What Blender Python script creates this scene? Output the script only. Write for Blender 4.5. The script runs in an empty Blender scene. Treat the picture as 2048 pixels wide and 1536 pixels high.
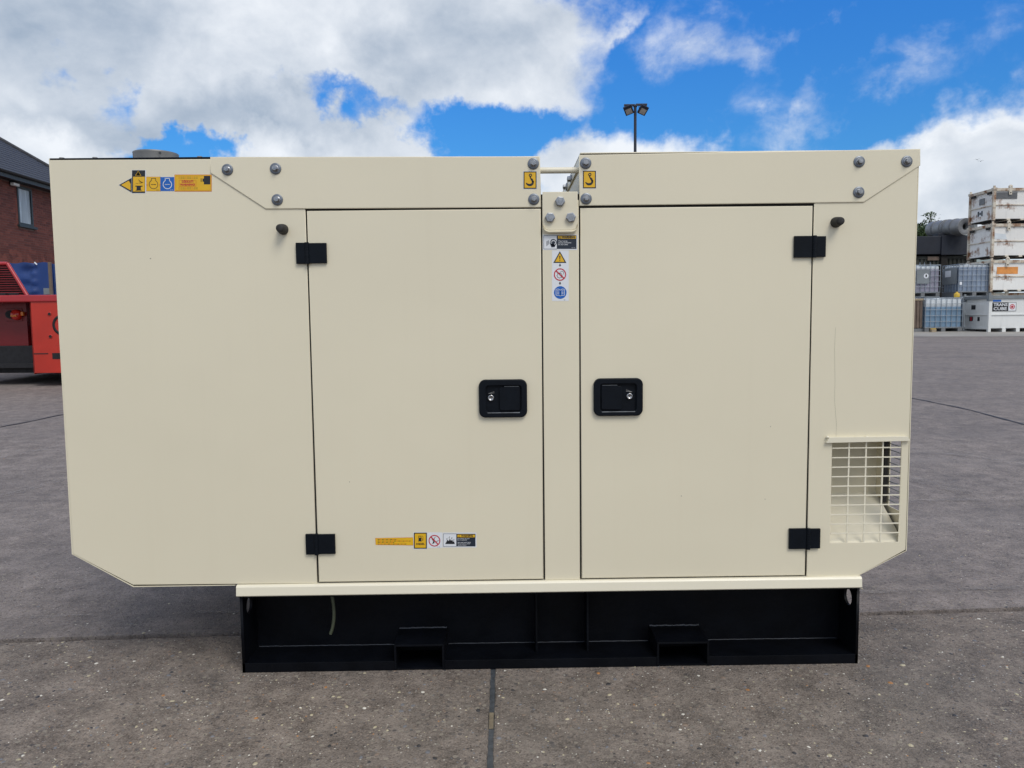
import bpy, bmesh, math, random
from mathutils import Vector, Matrix
random.seed(7)
rad = math.radians
sc = bpy.context.scene
C = sc.collection

# ------------------------------------------------------------------ camera
F_PX, PW, PH = 1539.0, 2048.0, 1536.0
PITCH, ROLL, YAW = -0.0821423, 0.0109316, -0.0095447
CAM = Vector((0.0, -2.225, 1.039))
ROT = Matrix.Rotation(YAW, 3, 'Z') @ Matrix.Rotation(PITCH, 3, 'X') @ Matrix.Rotation(ROLL, 3, 'Y')
cam_data = bpy.data.cameras.new('camera')
cam_data.sensor_width = 36.0
cam_data.lens = F_PX / PW * 36.0
cam_data.clip_start = 0.05
cam_data.clip_end = 2000.0
cam = bpy.data.objects.new('camera', cam_data)
C.objects.link(cam)
cam.matrix_world = Matrix.Translation(CAM) @ (ROT @ Matrix.Rotation(rad(90), 3, 'X')).to_4x4()
sc.camera = cam


def raydir(px, py):
    return ROT @ Vector(((px - PW / 2) / F_PX, 1.0, -(py - PH / 2) / F_PX))


def at(px, py, Y):
    """point on the vertical plane y = Y seen at photo pixel (px, py)"""
    d = raydir(px, py)
    t = (Y - CAM.y) / d.y
    return CAM + d * t


def W(px, py, Y=0.0):
    p = at(px, py, Y)
    return (p.x, p.z)


# ------------------------------------------------------------------ exposure, sun, sky
sc.view_settings.view_transform = 'Standard'
sc.view_settings.look = 'None'
sc.view_settings.gamma = 1.0
sc.view_settings.use_curve_mapping = False
sc.view_settings.exposure = 0.25
sc.render.engine = 'CYCLES'
sc.cycles.max_bounces = 8

SUN_EL, SUN_AZ = rad(50), rad(152)      # azimuth clockwise from +Y (view direction): behind the camera, a little right
sun_dir = Vector((math.sin(SUN_AZ) * math.cos(SUN_EL), math.cos(SUN_AZ) * math.cos(SUN_EL), math.sin(SUN_EL)))
sd = bpy.data.lights.new('sun', 'SUN')
sd.energy = 1.5
sd.angle = rad(28)
sd.color = (1.0, 0.94, 0.85)
so = bpy.data.objects.new('sun', sd)
C.objects.link(so)
so.rotation_euler = sun_dir.to_track_quat('Z', 'Y').to_euler()

world = bpy.data.worlds.new('World')
sc.world = world
world.use_nodes = True
wn, wl = world.node_tree.nodes, world.node_tree.links
wn.clear()


def wmath(op, a, b=None, c=None, clamp=False):
    n = wn.new('ShaderNodeMath'); n.operation = op; n.use_clamp = clamp
    for i, v in enumerate((a, b, c)):
        if v is None: continue
        if isinstance(v, (int, float)): n.inputs[i].default_value = v
        else: wl.new(v, n.inputs[i])
    return n.outputs[0]


def wmap(v, a, b, c=0.0, d=1.0, smooth=True):
    n = wn.new('ShaderNodeMapRange'); n.clamp = True
    if smooth: n.interpolation_type = 'SMOOTHSTEP'
    wl.new(v, n.inputs[0])
    for i, x in enumerate((a, b, c, d)): n.inputs[i + 1].default_value = x
    return n.outputs[0]


def wmix(f, a, b):
    n = wn.new('ShaderNodeMix'); n.data_type = 'RGBA'
    if isinstance(f, (int, float)): n.inputs[0].default_value = f
    else: wl.new(f, n.inputs[0])
    for i, v in ((6, a), (7, b)):
        if isinstance(v, tuple): n.inputs[i].default_value = v + (1.0,)
        else: wl.new(v, n.inputs[i])
    return n.outputs[2]


tc = wn.new('ShaderNodeTexCoord')
sky = wn.new('ShaderNodeTexSky'); sky.sky_type = 'NISHITA'
sky.sun_disc = False
sky.sun_elevation = SUN_EL
sky.sun_rotation = SUN_AZ
sky.altitude = 0.0
sky.air_density = 1.0
sky.dust_density = 0.3
sky.ozone_density = 3.0
sep = wn.new('ShaderNodeSeparateXYZ'); wl.new(tc.outputs['Generated'], sep.inputs[0])
az = wmath('ARCTAN2', sep.outputs[0], sep.outputs[1])
el = wmath('ARCSINE', sep.outputs[2])
ae = wn.new('ShaderNodeCombineXYZ'); wl.new(az, ae.inputs[0]); wl.new(el, ae.inputs[1])
# the cloud banks' outlines are broken up by warping their coordinates
wpn = wn.new('ShaderNodeTexNoise'); wpn.inputs['Scale'].default_value = 7.0; wpn.inputs['Detail'].default_value = 6.0; wpn.inputs['Roughness'].default_value = 0.6
wl.new(tc.outputs['Generated'], wpn.inputs['Vector'])
wps = wn.new('ShaderNodeVectorMath'); wps.operation = 'SUBTRACT'; wl.new(wpn.outputs['Color'], wps.inputs[0]); wps.inputs[1].default_value = (.5, .5, .5)
wpa = wn.new('ShaderNodeVectorMath'); wpa.operation = 'MULTIPLY_ADD'; wl.new(wps.outputs[0], wpa.inputs[0]); wpa.inputs[1].default_value = (.30, .20, 0); wl.new(ae.outputs[0], wpa.inputs[2])
# cloud coordinates: wind-stretched, flattened towards the horizon
cs = wn.new('ShaderNodeMapping'); cs.inputs['Scale'].default_value = (1.0, 1.0, 1.35)
wl.new(tc.outputs['Generated'], cs.inputs[0])
cs2 = wn.new('ShaderNodeMapping'); cs2.inputs['Location'].default_value = (0.0, 0.0, 0.055); cs2.inputs['Scale'].default_value = (1.0, 1.0, 1.35)
wl.new(tc.outputs['Generated'], cs2.inputs[0])


def wnoise(vec, scale, detail, rough, dist=0.0):
    n = wn.new('ShaderNodeTexNoise'); n.inputs['Scale'].default_value = scale
    n.inputs['Detail'].default_value = detail; n.inputs['Roughness'].default_value = rough
    n.inputs['Distortion'].default_value = dist
    wl.new(vec, n.inputs['Vector']); return n.outputs['Fac']


NA = wnoise(cs.outputs[0], 6.0, 9.0, 0.56, 0.25)
NB = wnoise(cs2.outputs[0], 6.0, 4.0, 0.5, 0.25)
NL = wnoise(cs.outputs[0], 1.6, 3.0, 0.5)
NF = wnoise(cs.outputs[0], 16.0, 8.0, 0.6, 0.5)
NM = wnoise(cs.outputs[0], 7.0, 7.0, 0.6, 0.3)


def blob(px, py, rx, ry, ang=0.0):
    d = raydir(px, py).normalized()
    a, e = math.atan2(d.x, d.y), math.asin(d.z)
    m = wn.new('ShaderNodeMapping'); m.vector_type = 'TEXTURE'
    m.inputs['Location'].default_value = (a, e, 0)
    m.inputs['Rotation'].default_value = (0, 0, rad(ang))
    m.inputs['Scale'].default_value = (rx / F_PX * 1.05, ry / F_PX * 1.05, 1)
    wl.new(wpa.outputs[0], m.inputs[0])
    g = wn.new('ShaderNodeTexGradient'); g.gradient_type = 'SPHERICAL'
    wl.new(m.outputs[0], g.inputs[0])
    return g.outputs['Fac']


CLOUDS = [  # px, py, rx, ry, angle, weight
    (40, 130, 420, 260, 0, 1.6), (500, -60, 620, 260, 0, 2.0), (430, 190, 260, 130, 0, 1.3), (820, 60, 420, 220, 0, 1.5),
    (880, 170, 220, 130, 15, 1.3), (1080, 20, 200, 120, -30, 0.9),
    (60, 290, 300, 75, 0, 1.3), (570, 300, 240, 100, 0, 2.0), (790, 305, 120, 60, 0, 1.6),
    (1090, 190, 110, 60, 20, 0.7), (1165, 235, 110, 75, 25, 0.9), (1290, 350, 180, 70, 0, 1.7),
    (1410, 100, 110, 85, 0, 0.72), (1520, 100, 80, 50, 0, 0.45), (1255, 75, 90, 34, 50, 0.65),
    (1690, 190, 150, 30, 28, 0.42), (1800, 150, 140, 34, 30, 0.32), (1930, 110, 110, 50, 5, 0.25), (1620, 60, 60, 26, 0, 0.5),
    (1440, 250, 120, 40, 0, 0.12), (1590, 245, 110, 36, 10, 0.1),
    (2070, 345, 240, 150, 0, 2.2), (1960, 60, 130, 80, 0, -.3), (1760, 340, 240, 70, 4, 1.5), (1980, 460, 300, 150, 0, 1.6), (1110, 345, 120, 70, 0, 1.6),
    (235, 150, 85, 60, 0, -1.6), (310, 290, 130, 50, 0, -1.3), (670, 210, 160, 45, -8, -1.7), (350, 282, 120, 45, 0, -2.0),
    (970, 275, 190, 55, 0, -1.5), (560, 520, 700, 170, 0, 1.0),
]
acc = None
for (px, py, rx, ry, an, w) in CLOUDS:
    acc = wmath('MULTIPLY_ADD', blob(px, py, rx, ry, an), w, acc if acc is not None else -0.50)
# away from the view the cover is ordinary broken cloud
dv = raydir(1024, 300).normalized()
dot = wn.new('ShaderNodeVectorMath'); dot.operation = 'DOT_PRODUCT'
wl.new(tc.outputs['Generated'], dot.inputs[0]); dot.inputs[1].default_value = dv
outside = wmap(dot.outputs['Value'], 0.80, 0.55)
gen = wmath('MULTIPLY_ADD', NL, 2.4, -0.70)
cover = wn.new('ShaderNodeMix'); cover.data_type = 'FLOAT'
wl.new(outside, cover.inputs[0]); wl.new(acc, cover.inputs[2]); wl.new(gen, cover.inputs[3])
dens = wmath('ADD', cover.outputs[0], wmath('MULTIPLY_ADD', NA, 2.0, -1.02))
dens = wmath('ADD', dens, wmath('MULTIPLY_ADD', NF, 0.9, -0.45))
dens = wmath('ADD', dens, wmath('MULTIPLY_ADD', NM, 1.5, -0.75))
alpha = wmap(dens, -0.50, 0.75)
lit = wmath('ADD', wmath('MULTIPLY', wmath('SUBTRACT', NA, NB), 2.6), 0.5)
lit = wmath('ADD', lit, wmath('MULTIPLY_ADD', NF, 0.7, -0.35))
lit = wmath('ADD', lit, wmath('MULTIPLY_ADD', NM, 2.4, -1.10))
DARK = [(40, 130, 460, 260, 0, 0.6), (260, 30, 320, 150, 0, 1.1), (500, 240, 300, 70, 0, 1.6), (960, 60, 300, 190, 0, 1.6),
        (1190, 280, 120, 50, 0, 0.8), (2000, 300, 240, 50, 0, 0.5), (1900, 400, 200, 60, 0, 0.6), (100, 240, 300, 50, 0, 0.7), (760, 190, 200, 80, 0, 0.6),
        (600, 70, 180, 110, 0, -0.5), (400, 150, 140, 70, 0, -0.3), (1980, 215, 200, 70, 0, -0.7), (570, 285, 220, 60, 0, -0.5), (100, 300, 200, 50, 0, -0.6), (1290, 300, 180, 50, 0, -0.8), (930, 200, 140, 60, 0, -0.3)]
dk = None
for (px, py, rx, ry, an, w) in DARK:
    dk = wmath('MULTIPLY_ADD', blob(px, py, rx, ry, an), -w, dk if dk is not None else lit)
thick = wmap(dens, 0.1, 2.2, 0.0, 0.10)
lum = wmath('SUBTRACT', dk, thick)
lum = wmap(lum, -1.35, 1.0, smooth=False)
ccol = wmix(lum, (3.3, 4.15, 5.3), (9.0, 9.35, 9.8))
tint = wn.new('ShaderNodeMix'); tint.data_type = 'RGBA'; tint.blend_type = 'MULTIPLY'; tint.inputs[0].default_value = 1.0
wl.new(sky.outputs[0], tint.inputs[6]); wl.new(wmix(wmap(el, 0.0, 0.42, smooth=False), (0.36, 0.76, 0.88), (0.26, 0.96, 1.78)), tint.inputs[7])
hazy = wmix(wmap(el, 0.19, -0.02, 0.0, 0.9), tint.outputs[2], (6.6, 7.6, 8.8))
skyc = wmix(wmath('MULTIPLY', alpha, 0.97), hazy, ccol)
bg = wn.new('ShaderNodeBackground'); bg.inputs['Strength'].default_value = 0.085
wl.new(skyc, bg.inputs['Color'])
wo = wn.new('ShaderNodeOutputWorld'); wl.new(bg.outputs[0], wo.inputs['Surface'])
world.cycles.sampling_method = 'MANUAL'
world.cycles.sample_map_resolution = 512


# ------------------------------------------------------------------ materials
class NT:
    def __init__(s, name):
        s.m = bpy.data.materials.new(name); s.m.use_nodes = True
        s.n, s.l = s.m.node_tree.nodes, s.m.node_tree.links
        s.b = s.n['Principled BSDF']
        s.co = s.n.new('ShaderNodeTexCoord').outputs['Object']
        s.geo = s.n.new('ShaderNodeNewGeometry')

    def link(s, a, b): s.l.new(a, b)

    def put(s, v, sock):
        if isinstance(v, (int, float)): sock.default_value = v
        elif isinstance(v, tuple): sock.default_value = v + (1.0,) if len(v) == 3 and len(sock.default_value) == 4 else v
        else: s.l.new(v, sock)

    def noise(s, scale, detail=4.0, rough=0.5, dist=0.0, vec=None, out='Fac'):
        n = s.n.new('ShaderNodeTexNoise')
        n.inputs['Scale'].default_value = scale; n.inputs['Detail'].default_value = detail
        n.inputs['Roughness'].default_value = rough; n.inputs['Distortion'].default_value = dist
        s.l.new(vec or s.co, n.inputs['Vector']); return n.outputs[out]

    def vor(s, scale, feature='F1', out='Distance', rnd=1.0, vec=None):
        n = s.n.new('ShaderNodeTexVoronoi'); n.feature = feature
        n.inputs['Scale'].default_value = scale; n.inputs['Randomness'].default_value = rnd
        s.l.new(vec or s.co, n.inputs['Vector']); return n.outputs[out]

    def mp(s, scale=(1, 1, 1), loc=(0, 0, 0), rot=(0, 0, 0), vec=None):
        n = s.n.new('ShaderNodeMapping')
        n.inputs['Scale'].default_value = scale; n.inputs['Location'].default_value = loc; n.inputs['Rotation'].default_value = rot
        s.l.new(vec or s.co, n.inputs[0]); return n.outputs[0]

    def math(s, op, a, b=None, clamp=False):
        n = s.n.new('ShaderNodeMath'); n.operation = op; n.use_clamp = clamp
        s.put(a, n.inputs[0])
        if b is not None: s.put(b, n.inputs[1])
        return n.outputs[0]

    def rng(s, v, a, b, c=0.0, d=1.0):
        n = s.n.new('ShaderNodeMapRange'); s.put(v, n.inputs[0])
        for i, x in enumerate((a, b, c, d)): n.inputs[i + 1].default_value = x
        return n.outputs[0]

    def mix(s, f, a, b, mode='MIX'):
        n = s.n.new('ShaderNodeMix'); n.data_type = 'RGBA'; n.blend_type = mode
        s.put(f, n.inputs[0]); s.put(a, n.inputs[6]); s.put(b, n.inputs[7]); return n.outputs[2]

    def sep(s, v):
        n = s.n.new('ShaderNodeSeparateXYZ'); s.l.new(v, n.inputs[0]); return n.outputs

    def bump(s, h, strength, dist, nrm=None):
        n = s.n.new('ShaderNodeBump'); n.inputs['Strength'].default_value = strength; n.inputs['Distance'].default_value = dist
        s.l.new(h, n.inputs['Height'])
        if nrm is not None: s.l.new(nrm, n.inputs['Normal'])
        return n.outputs[0]

    def out(s, col=None, rough=None, metal=None, nrm=None, **kw):
        if col is not None: s.put(col, s.b.inputs['Base Color'])
        if rough is not None: s.put(rough, s.b.inputs['Roughness'])
        if metal is not None: s.put(metal, s.b.inputs['Metallic'])
        if nrm is not None: s.l.new(nrm, s.b.inputs['Normal'])
        for k, v in kw.items(): s.put(v, s.b.inputs[k])
        return s.m


def plain(name, col, rough=0.5, metal=0.0, var=0.12, scale=6.0, bump=0.0, bscale=60.0):
    t = NT(name)
    n = t.noise(scale, 5)
    dk_ = tuple(c * (1 - var) for c in col); lt = tuple(min(1, c * (1 + var)) for c in col)
    c = t.mix(t.rng(n, .3, .7), dk_, lt)
    nr = t.bump(t.noise(bscale, 3), bump, .004) if bump else None
    return t.out(c, t.rng(t.noise(scale * 3, 4), .3, .7, rough * .85, min(1, rough * 1.15)), metal, nr)


def paint(name, base, dirt=0.5):
    """powder-coated sheet steel: orange peel, faint dulling, tiny chips and run marks"""
    t = NT(name)
    big = t.noise(1.1, 3, .5)
    c = t.mix(t.rng(big, .3, .7), tuple(x * .972 for x in base), tuple(x * 1.02 for x in base))
    # faint streaks of washed-down dust
    st = t.noise(1.0, 5, .6, vec=t.mp((26, 26, 1.1)))
    c = t.mix(t.math('MULTIPLY', t.rng(st, .55, .8, 0, .10 * dirt), 1.0, True), c, (base[0] * .72, base[1] * .68, base[2] * .6))
    # chips
    cell = t.vor(9.0, out='Distance'); idc = t.sep(t.vor(9.0, out='Color'))[0]
    chip = t.math('MULTIPLY', t.math('LESS_THAN', t.math('ADD', cell, t.math('MULTIPLY', t.noise(260, 2), .02)), .028), t.math('GREATER_THAN', idc, .62))
    c = t.mix(t.math('MULTIPLY', chip, .6), c, (.10, .085, .06))
    peel = t.noise(420, 2, .5)
    n1 = t.bump(peel, .10, .0006)
    n2 = t.bump(t.noise(2.6, 2, .5), .45, .006, n1)
    return t.out(c, t.rng(t.noise(9, 5, .6), .3, .7, .30, .42), 0.0, n2)


M = {}
CREAM = (0.735, 0.675, 0.510)
M['cream'] = paint('cream_paint', CREAM)
M['cream_lit'] = paint('cream_lit_paint', (0.77, 0.72, 0.57), .2)  # lighter cream: top light on the upturned rail put into the colour
M['black_steel'] = plain('black_steel', (0.0018, 0.0025, 0.0044), .5, 0, .4, 9, .25, 40)
M['black_plastic'] = plain('black_plastic', (0.0045, 0.0065, 0.010), .42, 0, .15, 30, .1, 200)
for k_ in ('black_steel', 'black_plastic'):
    M[k_].node_tree.nodes['Principled BSDF'].inputs['Specular IOR Level'].default_value = .14
M['weld_lit'] = plain('weld_highlight_grey', (.030, .035, .045), .45, 0, .4, 60)  # grey that paints the highlights along the skid's welds
M['wear_highlight'] = plain('wear_highlight', (.11, .12, .13), .4, 0, .4, 60)  # wear on the paddle edge, painted highlight on the latch bead
M['rubber'] = plain('rubber', (0.022, 0.021, 0.020), .75, 0, .2, 30, .2, 150)
M['gap'] = plain('dark_interior', (0.02, 0.018, 0.017), .9)
t = NT('zinc'); M['zinc'] = t.out(t.mix(t.noise(120, 4), (.20, .215, .235), (.46, .47, .48)), t.rng(t.noise(160, 3), .3, .7, .28, .5), .85)
t = NT('zinc_dark'); M['zinc_dark'] = t.out(t.mix(t.noise(120, 4), (.10, .115, .135), (.26, .28, .31)), .42, .8)
t = NT('stainless'); M['stainless'] = t.out(t.mix(t.noise(30, 4), (.16, .16, .155), (.30, .30, .29)), .5, .5)
M['lock'] = plain('lock_metal', (.42, .42, .42), .22, 1.0)
M['lock_dark'] = plain('lock_dark', (.08, .08, .08), .4, .5)
M['d_yellow'] = plain('sticker_yellow', (.74, .43, .012), .4, 0, .04, 40)
M['d_black'] = plain('sticker_black', (.012, .013, .016), .4)
M['d_white'] = plain('sticker_white', (.72, .74, .76), .4, 0, .03)
M['d_blue'] = plain('sticker_blue', (.008, .115, .46), .4, 0, .05)
M['d_red'] = plain('sticker_red', (.50, .012, .03), .4, 0, .05)
M['d_orange'] = plain('sticker_orange_red', (.60, .11, .01), .4, 0, .05)
M['d_navy'] = plain('sticker_navy', (.012, .02, .035), .4)
M['tank_grey'] = plain('tank_frame_grey', (.19, .21, .22), .6, 0, .15, 3)
M['hose'] = plain('hose', (.065, .075, .045), .5)

# ------------------------------------------------------------------ object helpers
def link(o, parent=None, label=None, cat=None, group=None, kind=None):
    if o.name not in C.objects: C.objects.link(o)
    if parent is not None: o.parent = parent
    if label: o['label'] = label
    if cat: o['category'] = cat
    if group: o['group'] = group
    if kind: o['kind'] = kind
    return o


def thing(name, loc, label, cat, group=None, rz=0.0):
    o = bpy.data.objects.new(name, None)
    o.location = loc; o.rotation_euler = (0, 0, rz); o.empty_display_size = .2
    return link(o, None, label, cat, group)


class MB:
    def __init__(s): s.v, s.f, s.mi, s.sm, s.mats = [], [], [], [], []

    def mat(s, m):
        if m not in s.mats: s.mats.append(m)
        return s.mats.index(m)

    def add(s, vs, fs, m, smooth=False):
        b = len(s.v); s.v += [tuple(x) for x in vs]; k = s.mat(m)
        for f in fs: s.f.append([b + i for i in f]); s.mi.append(k); s.sm.append(smooth)

    def box(s, x0, x1, y0, y1, z0, z1, m, bev=0.0):
        if bev <= 0:
            vs = [(x, y, z) for z in (z0, z1) for y in (y0, y1) for x in (x0, x1)]
            s.add(vs, [(0, 2, 3, 1), (4, 5, 7, 6), (0, 1, 5, 4), (1, 3, 7, 5), (3, 2, 6, 7), (2, 0, 4, 6)], m)
            return
        bm = bmesh.new(); bmesh.ops.create_cube(bm, size=1)
        for v in bm.verts:
            v.co = Vector(((x0 + x1) / 2 + v.co.x * (x1 - x0), (y0 + y1) / 2 + v.co.y * (y1 - y0), (z0 + z1) / 2 + v.co.z * (z1 - z0)))
        bmesh.ops.bevel(bm, geom=bm.edges[:], offset=bev, segments=2, affect='EDGES', profile=.6)
        bm.verts.index_update()
        s.add([v.co.copy() for v in bm.verts], [[v.index for v in f.verts] for f in bm.faces], m); bm.free()

    def prism(s, poly, y0, y1, m):
        """poly of (x, z), extruded along y"""
        a = sum(poly[i][0] * poly[(i + 1) % len(poly)][1] - poly[(i + 1) % len(poly)][0] * poly[i][1] for i in range(len(poly)))
        if a < 0: poly = poly[::-1]
        n = len(poly)
        vs = [(x, y0, z) for x, z in poly] + [(x, y1, z) for x, z in poly]
        fs = [list(range(n)), list(range(2 * n - 1, n - 1, -1))]
        fs += [(i, i + n, (i + 1) % n + n, (i + 1) % n) for i in range(n)]
        s.add(vs, fs, m)

    def cyl(s, c, axis, r0, r1, L, m, n=16, a0=0.0, smooth=True):
        """frustum from c along axis"""
        c = Vector(c); ax = Vector(axis).normalized()
        u = ax.orthogonal().normalized(); w = ax.cross(u)
        vs = []
        for k, (r, h) in enumerate(((r0, 0), (r1, L))):
            for i in range(n):
                a = a0 + 2 * math.pi * i / n
                vs.append(c + ax * h + (u * math.cos(a) + w * math.sin(a)) * r)
        s.add(vs, [(i, (i + 1) % n, (i + 1) % n + n, i + n) for i in range(n)], m, smooth)
        s.add([v for v in vs[:n]], [list(range(n - 1, -1, -1))], m)
        s.add([v for v in vs[n:]], [list(range(n))], m)

    def lathe(s, c, axis, prof, m, n=20):
        """prof of (r, h) rings along axis"""
        c = Vector(c); ax = Vector(axis).normalized(); u = ax.orthogonal().normalized(); w = ax.cross(u)
        vs = []
        for r, h in prof:
            for i in range(n):
                a = 2 * math.pi * i / n
                vs.append(c + ax * h + (u * math.cos(a) + w * math.sin(a)) * max(r, 1e-5))
        fs = []
        for k in range(len(prof) - 1):
            for i in range(n):
                fs.append((k * n + i, k * n + (i + 1) % n, (k + 1) * n + (i + 1) % n, (k + 1) * n + i))
        s.add(vs, fs, m, True)

    def tube(s, pts, r, m, n=8):
        for a, b in zip(pts, pts[1:]):
            a, b = Vector(a), Vector(b)
            s.cyl(a, b - a, r, r, (b - a).length, m, n)

    def quad(s, a, b, c, d, m): s.add([a, b, c, d], [(0, 1, 2, 3)], m)

    def flat(s, poly, y, m):
        """flat (x, z) polygon facing -y"""
        a = sum(poly[i][0] * poly[(i + 1) % len(poly)][1] - poly[(i + 1) % len(poly)][0] * poly[i][1] for i in range(len(poly)))
        if a < 0: poly = poly[::-1]
        s.add([(x, y, z) for x, z in poly], [list(range(len(poly)))], m)

    def mesh(s, o, m, mtx=None):
        me = o
        vs = [(mtx @ v.co) if mtx else v.co.copy() for v in me.vertices]
        s.add(vs, [list(p.vertices) for p in me.polygons], m)

    def text(s, txt, x, z, size, y, m, align='LEFT', bold=0.0, sx=1.0, ang=0.0, thick=0.0):
        cu = bpy.data.curves.new('lettering', 'FONT'); cu.body = txt; cu.size = size; cu.align_x = align; cu.align_y = 'CENTER'
        cu.offset = bold * size; cu.resolution_u = 2; cu.extrude = thick
        ob = bpy.data.objects.new('lettering', cu)
        me = bpy.data.meshes.new_from_object(ob)
        mt = Matrix.Translation((x, y, z)) @ Matrix.Rotation(-ang, 4, 'Y') @ Matrix.Rotation(rad(90), 4, 'X') @ Matrix.Diagonal((sx, 1, 1, 1))
        s.mesh(me, m, mt)
        bpy.data.objects.remove(ob); bpy.data.curves.remove(cu); bpy.data.meshes.remove(me)

    def build(s, name, parent=None, origin=None, **kw):
        me = bpy.data.meshes.new(name)
        o_ = Vector(origin) if origin is not None else Vector((0, 0, 0))
        me.from_pydata([tuple(Vector(v) - o_) for v in s.v], [], s.f)
        for m in s.mats: me.materials.append(M[m])
        for p, k, sm in zip(me.polygons, s.mi, s.sm): p.material_index = k; p.use_smooth = sm
        me.update()
        ob = bpy.data.objects.new(name, me)
        link(ob, parent, **kw)
        if parent is None: ob.location = o_
        elif origin is not None: ob.location = o_
        return ob


def panel(name, outer, y_front, thick, m, parent=None, holes=(), bev=0.0016, **kw):
    """bevelled sheet cut from an (x, z) outline with holes; its face lies at y_front and faces -y.
    coordinates relative to the parent's origin"""
    cu = bpy.data.curves.new(name, 'CURVE'); cu.dimensions = '2D'; cu.fill_mode = 'BOTH'
    for pl in (outer,) + tuple(holes):
        sp = cu.splines.new('POLY'); sp.points.add(len(pl) - 1)
        for p, (x, z) in zip(sp.points, pl): p.co = (x, z, 0, 1)
        sp.use_cyclic_u = True
    cu.extrude = max(thick / 2 - bev, 0.0001); cu.bevel_depth = bev; cu.bevel_resolution = 2; cu.offset = -bev
    tmp = bpy.data.objects.new(name, cu)
    me = bpy.data.meshes.new_from_object(tmp)
    bpy.data.objects.remove(tmp); bpy.data.curves.remove(cu)
    me.name = name
    me.transform(Matrix.Translation((0, y_front + thick / 2, 0)) @ Matrix.Rotation(rad(90), 4, 'X'))
    me.materials.clear(); me.materials.append(M[m])
    ob = bpy.data.objects.new(name, me)
    return link(ob, parent, **kw)


def round_rect(x0, x1, z0, z1, r, n=6):
    out = []
    for cx, cz, a in ((x1 - r, z1 - r, 0), (x0 + r, z1 - r, 90), (x0 + r, z0 + r, 180), (x1 - r, z0 + r, 270)):
        for i in range(n + 1):
            t_ = rad(a + 90 * i / n); out.append((cx + r * math.cos(t_), cz + r * math.sin(t_)))
    return out


def circle(cx, cz, r, n=24): return [(cx + r * math.cos(2 * math.pi * i / n), cz + r * math.sin(2 * math.pi * i / n)) for i in range(n)]


def gz(x, y):
    """the yard is level round the generator and rises gently behind it"""
    t_ = y - 1.2
    if t_ <= 0: return 0.0
    if t_ < 2: return .024 * t_ * t_ / 4
    return .024 * (min(t_, 60) - 1)


# ------------------------------------------------------------------ ground materials
def concrete(name, near):
    t = NT(name)
    warp = t.mp()
    v1 = t.vor(115, out='Color'); d1 = t.vor(115, out='Distance')
    v2 = t.vor(48, out='Color'); d2 = t.vor(48, out='Distance')
    r1 = t.sep(v1); r2 = t.sep(v2)
    big = t.noise(1.3, 6, .62); mid = t.noise(9, 6, .65); fine = t.noise(230, 4, .7)
    if near:
        A, B, S = (.075, .060, .050), (.320, .270, .228), 1.0
    else:
        A, B, S = (.110, .096, .088), (.335, .290, .265), 1.0
    c = t.mix(t.rng(t.math('ADD', t.math('MULTIPLY', mid, .35), t.math('ADD', t.math('MULTIPLY', fine, .35), t.math('MULTIPLY', t.noise(60, 5, .7), .30))), .40, .60), A, B)
    # small aggregate: each stone its own tone
    c = t.mix(t.math('MULTIPLY', t.math('LESS_THAN', d1, .34), S * .62), c,
              t.mix(r1[0], (.055, .043, .037), (.34, .275, .225)))
    c = t.mix(t.math('MULTIPLY', t.math('LESS_THAN', d2, .30), t.math('MULTIPLY', t.math('GREATER_THAN', r2[1], .45), S * .75)), c,
              t.mix(r2[0], (.06, .055, .06), (.34, .30, .24)))
    # bright flecks
    vf = t.vor(75, out='Distance', vec=t.mp((1, 1, 1), (3.1, 1.7, 0))); cf = t.sep(t.vor(75, out='Color', vec=t.mp((1, 1, 1), (3.1, 1.7, 0))))
    fl = t.math('MULTIPLY', t.math('LESS_THAN', vf, .18), t.math('GREATER_THAN', cf[0], .86 if near else .93))
    c = t.mix(t.math('MULTIPLY', fl, .8), c, (.52, .49, .42))
    # large-scale stain, tyre polish and old wetting marks
    c = t.mix(t.rng(big, .42, .72, 0, .35), c, (.105, .10, .088) if near else (.105, .098, .10))
    st = t.noise(1.0, 6, .6, .6, vec=t.mp((.22, 1.3, 1), (2.2, .4, 0), (0, 0, rad(-9))))
    c = t.mix(t.rng(st, .52, .70, 0, .0 if near else .30), c, (.30, .27, .25))
    st2 = t.noise(1.0, 6, .6, .8, vec=t.mp((.35, 2.4, 1), (7.2, 1.4, 0), (0, 0, rad(6))))
    c = t.mix(t.rng(st2, .56, .72, 0, .12 if near else .32), c, (.095, .088, .09))
    h = t.math('ADD', t.math('MULTIPLY', fine, .6), t.math('MULTIPLY', t.rng(d1, 0, .5, 1, 0), .5))
    n1 = t.bump(h, .9 if near else .7, .005)
    return t.out(c, t.rng(mid, .3, .7, .72, .95), 0, n1, **{'Specular IOR Level': .2 if not near else .3})


M['concrete_near'] = concrete('exposed_aggregate_concrete', True)
M['concrete_far'] = concrete('yard_concrete', False)
M['sealant'] = plain('joint_sealant', (.055, .062, .070), .6, 0, .35, 50, .4, 80)
M['void0'] = plain('joint_filler', (.008, .008, .010), .9)
M['tar'] = plain('tar', (.035, .035, .040), .7, 0, .3, 20, .4, 80)
M['strip_pale'] = plain('pale_concrete', (.30, .28, .25), .85, 0, .15, 1.2, .3, 60)
M['wood'] = plain('old_wood', (.16, .13, .085), .8, 0, .3, 40, .3, 80)
for nm, c_ in (('peb_white', (.60, .57, .50)), ('peb_cream', (.42, .37, .25)), ('peb_orange', (.36, .17, .06)), ('peb_grey', (.15, .15, .16)), ('peb_dark', (.035, .034, .036)), ('peb_brown', (.20, .15, .115))):
    M[nm] = plain(nm, c_, .5, 0, .2, 60)


def joint_y(x):      # the joint across the yard, passing under the generator
    return 0.332 + 0.0425 * x


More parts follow.
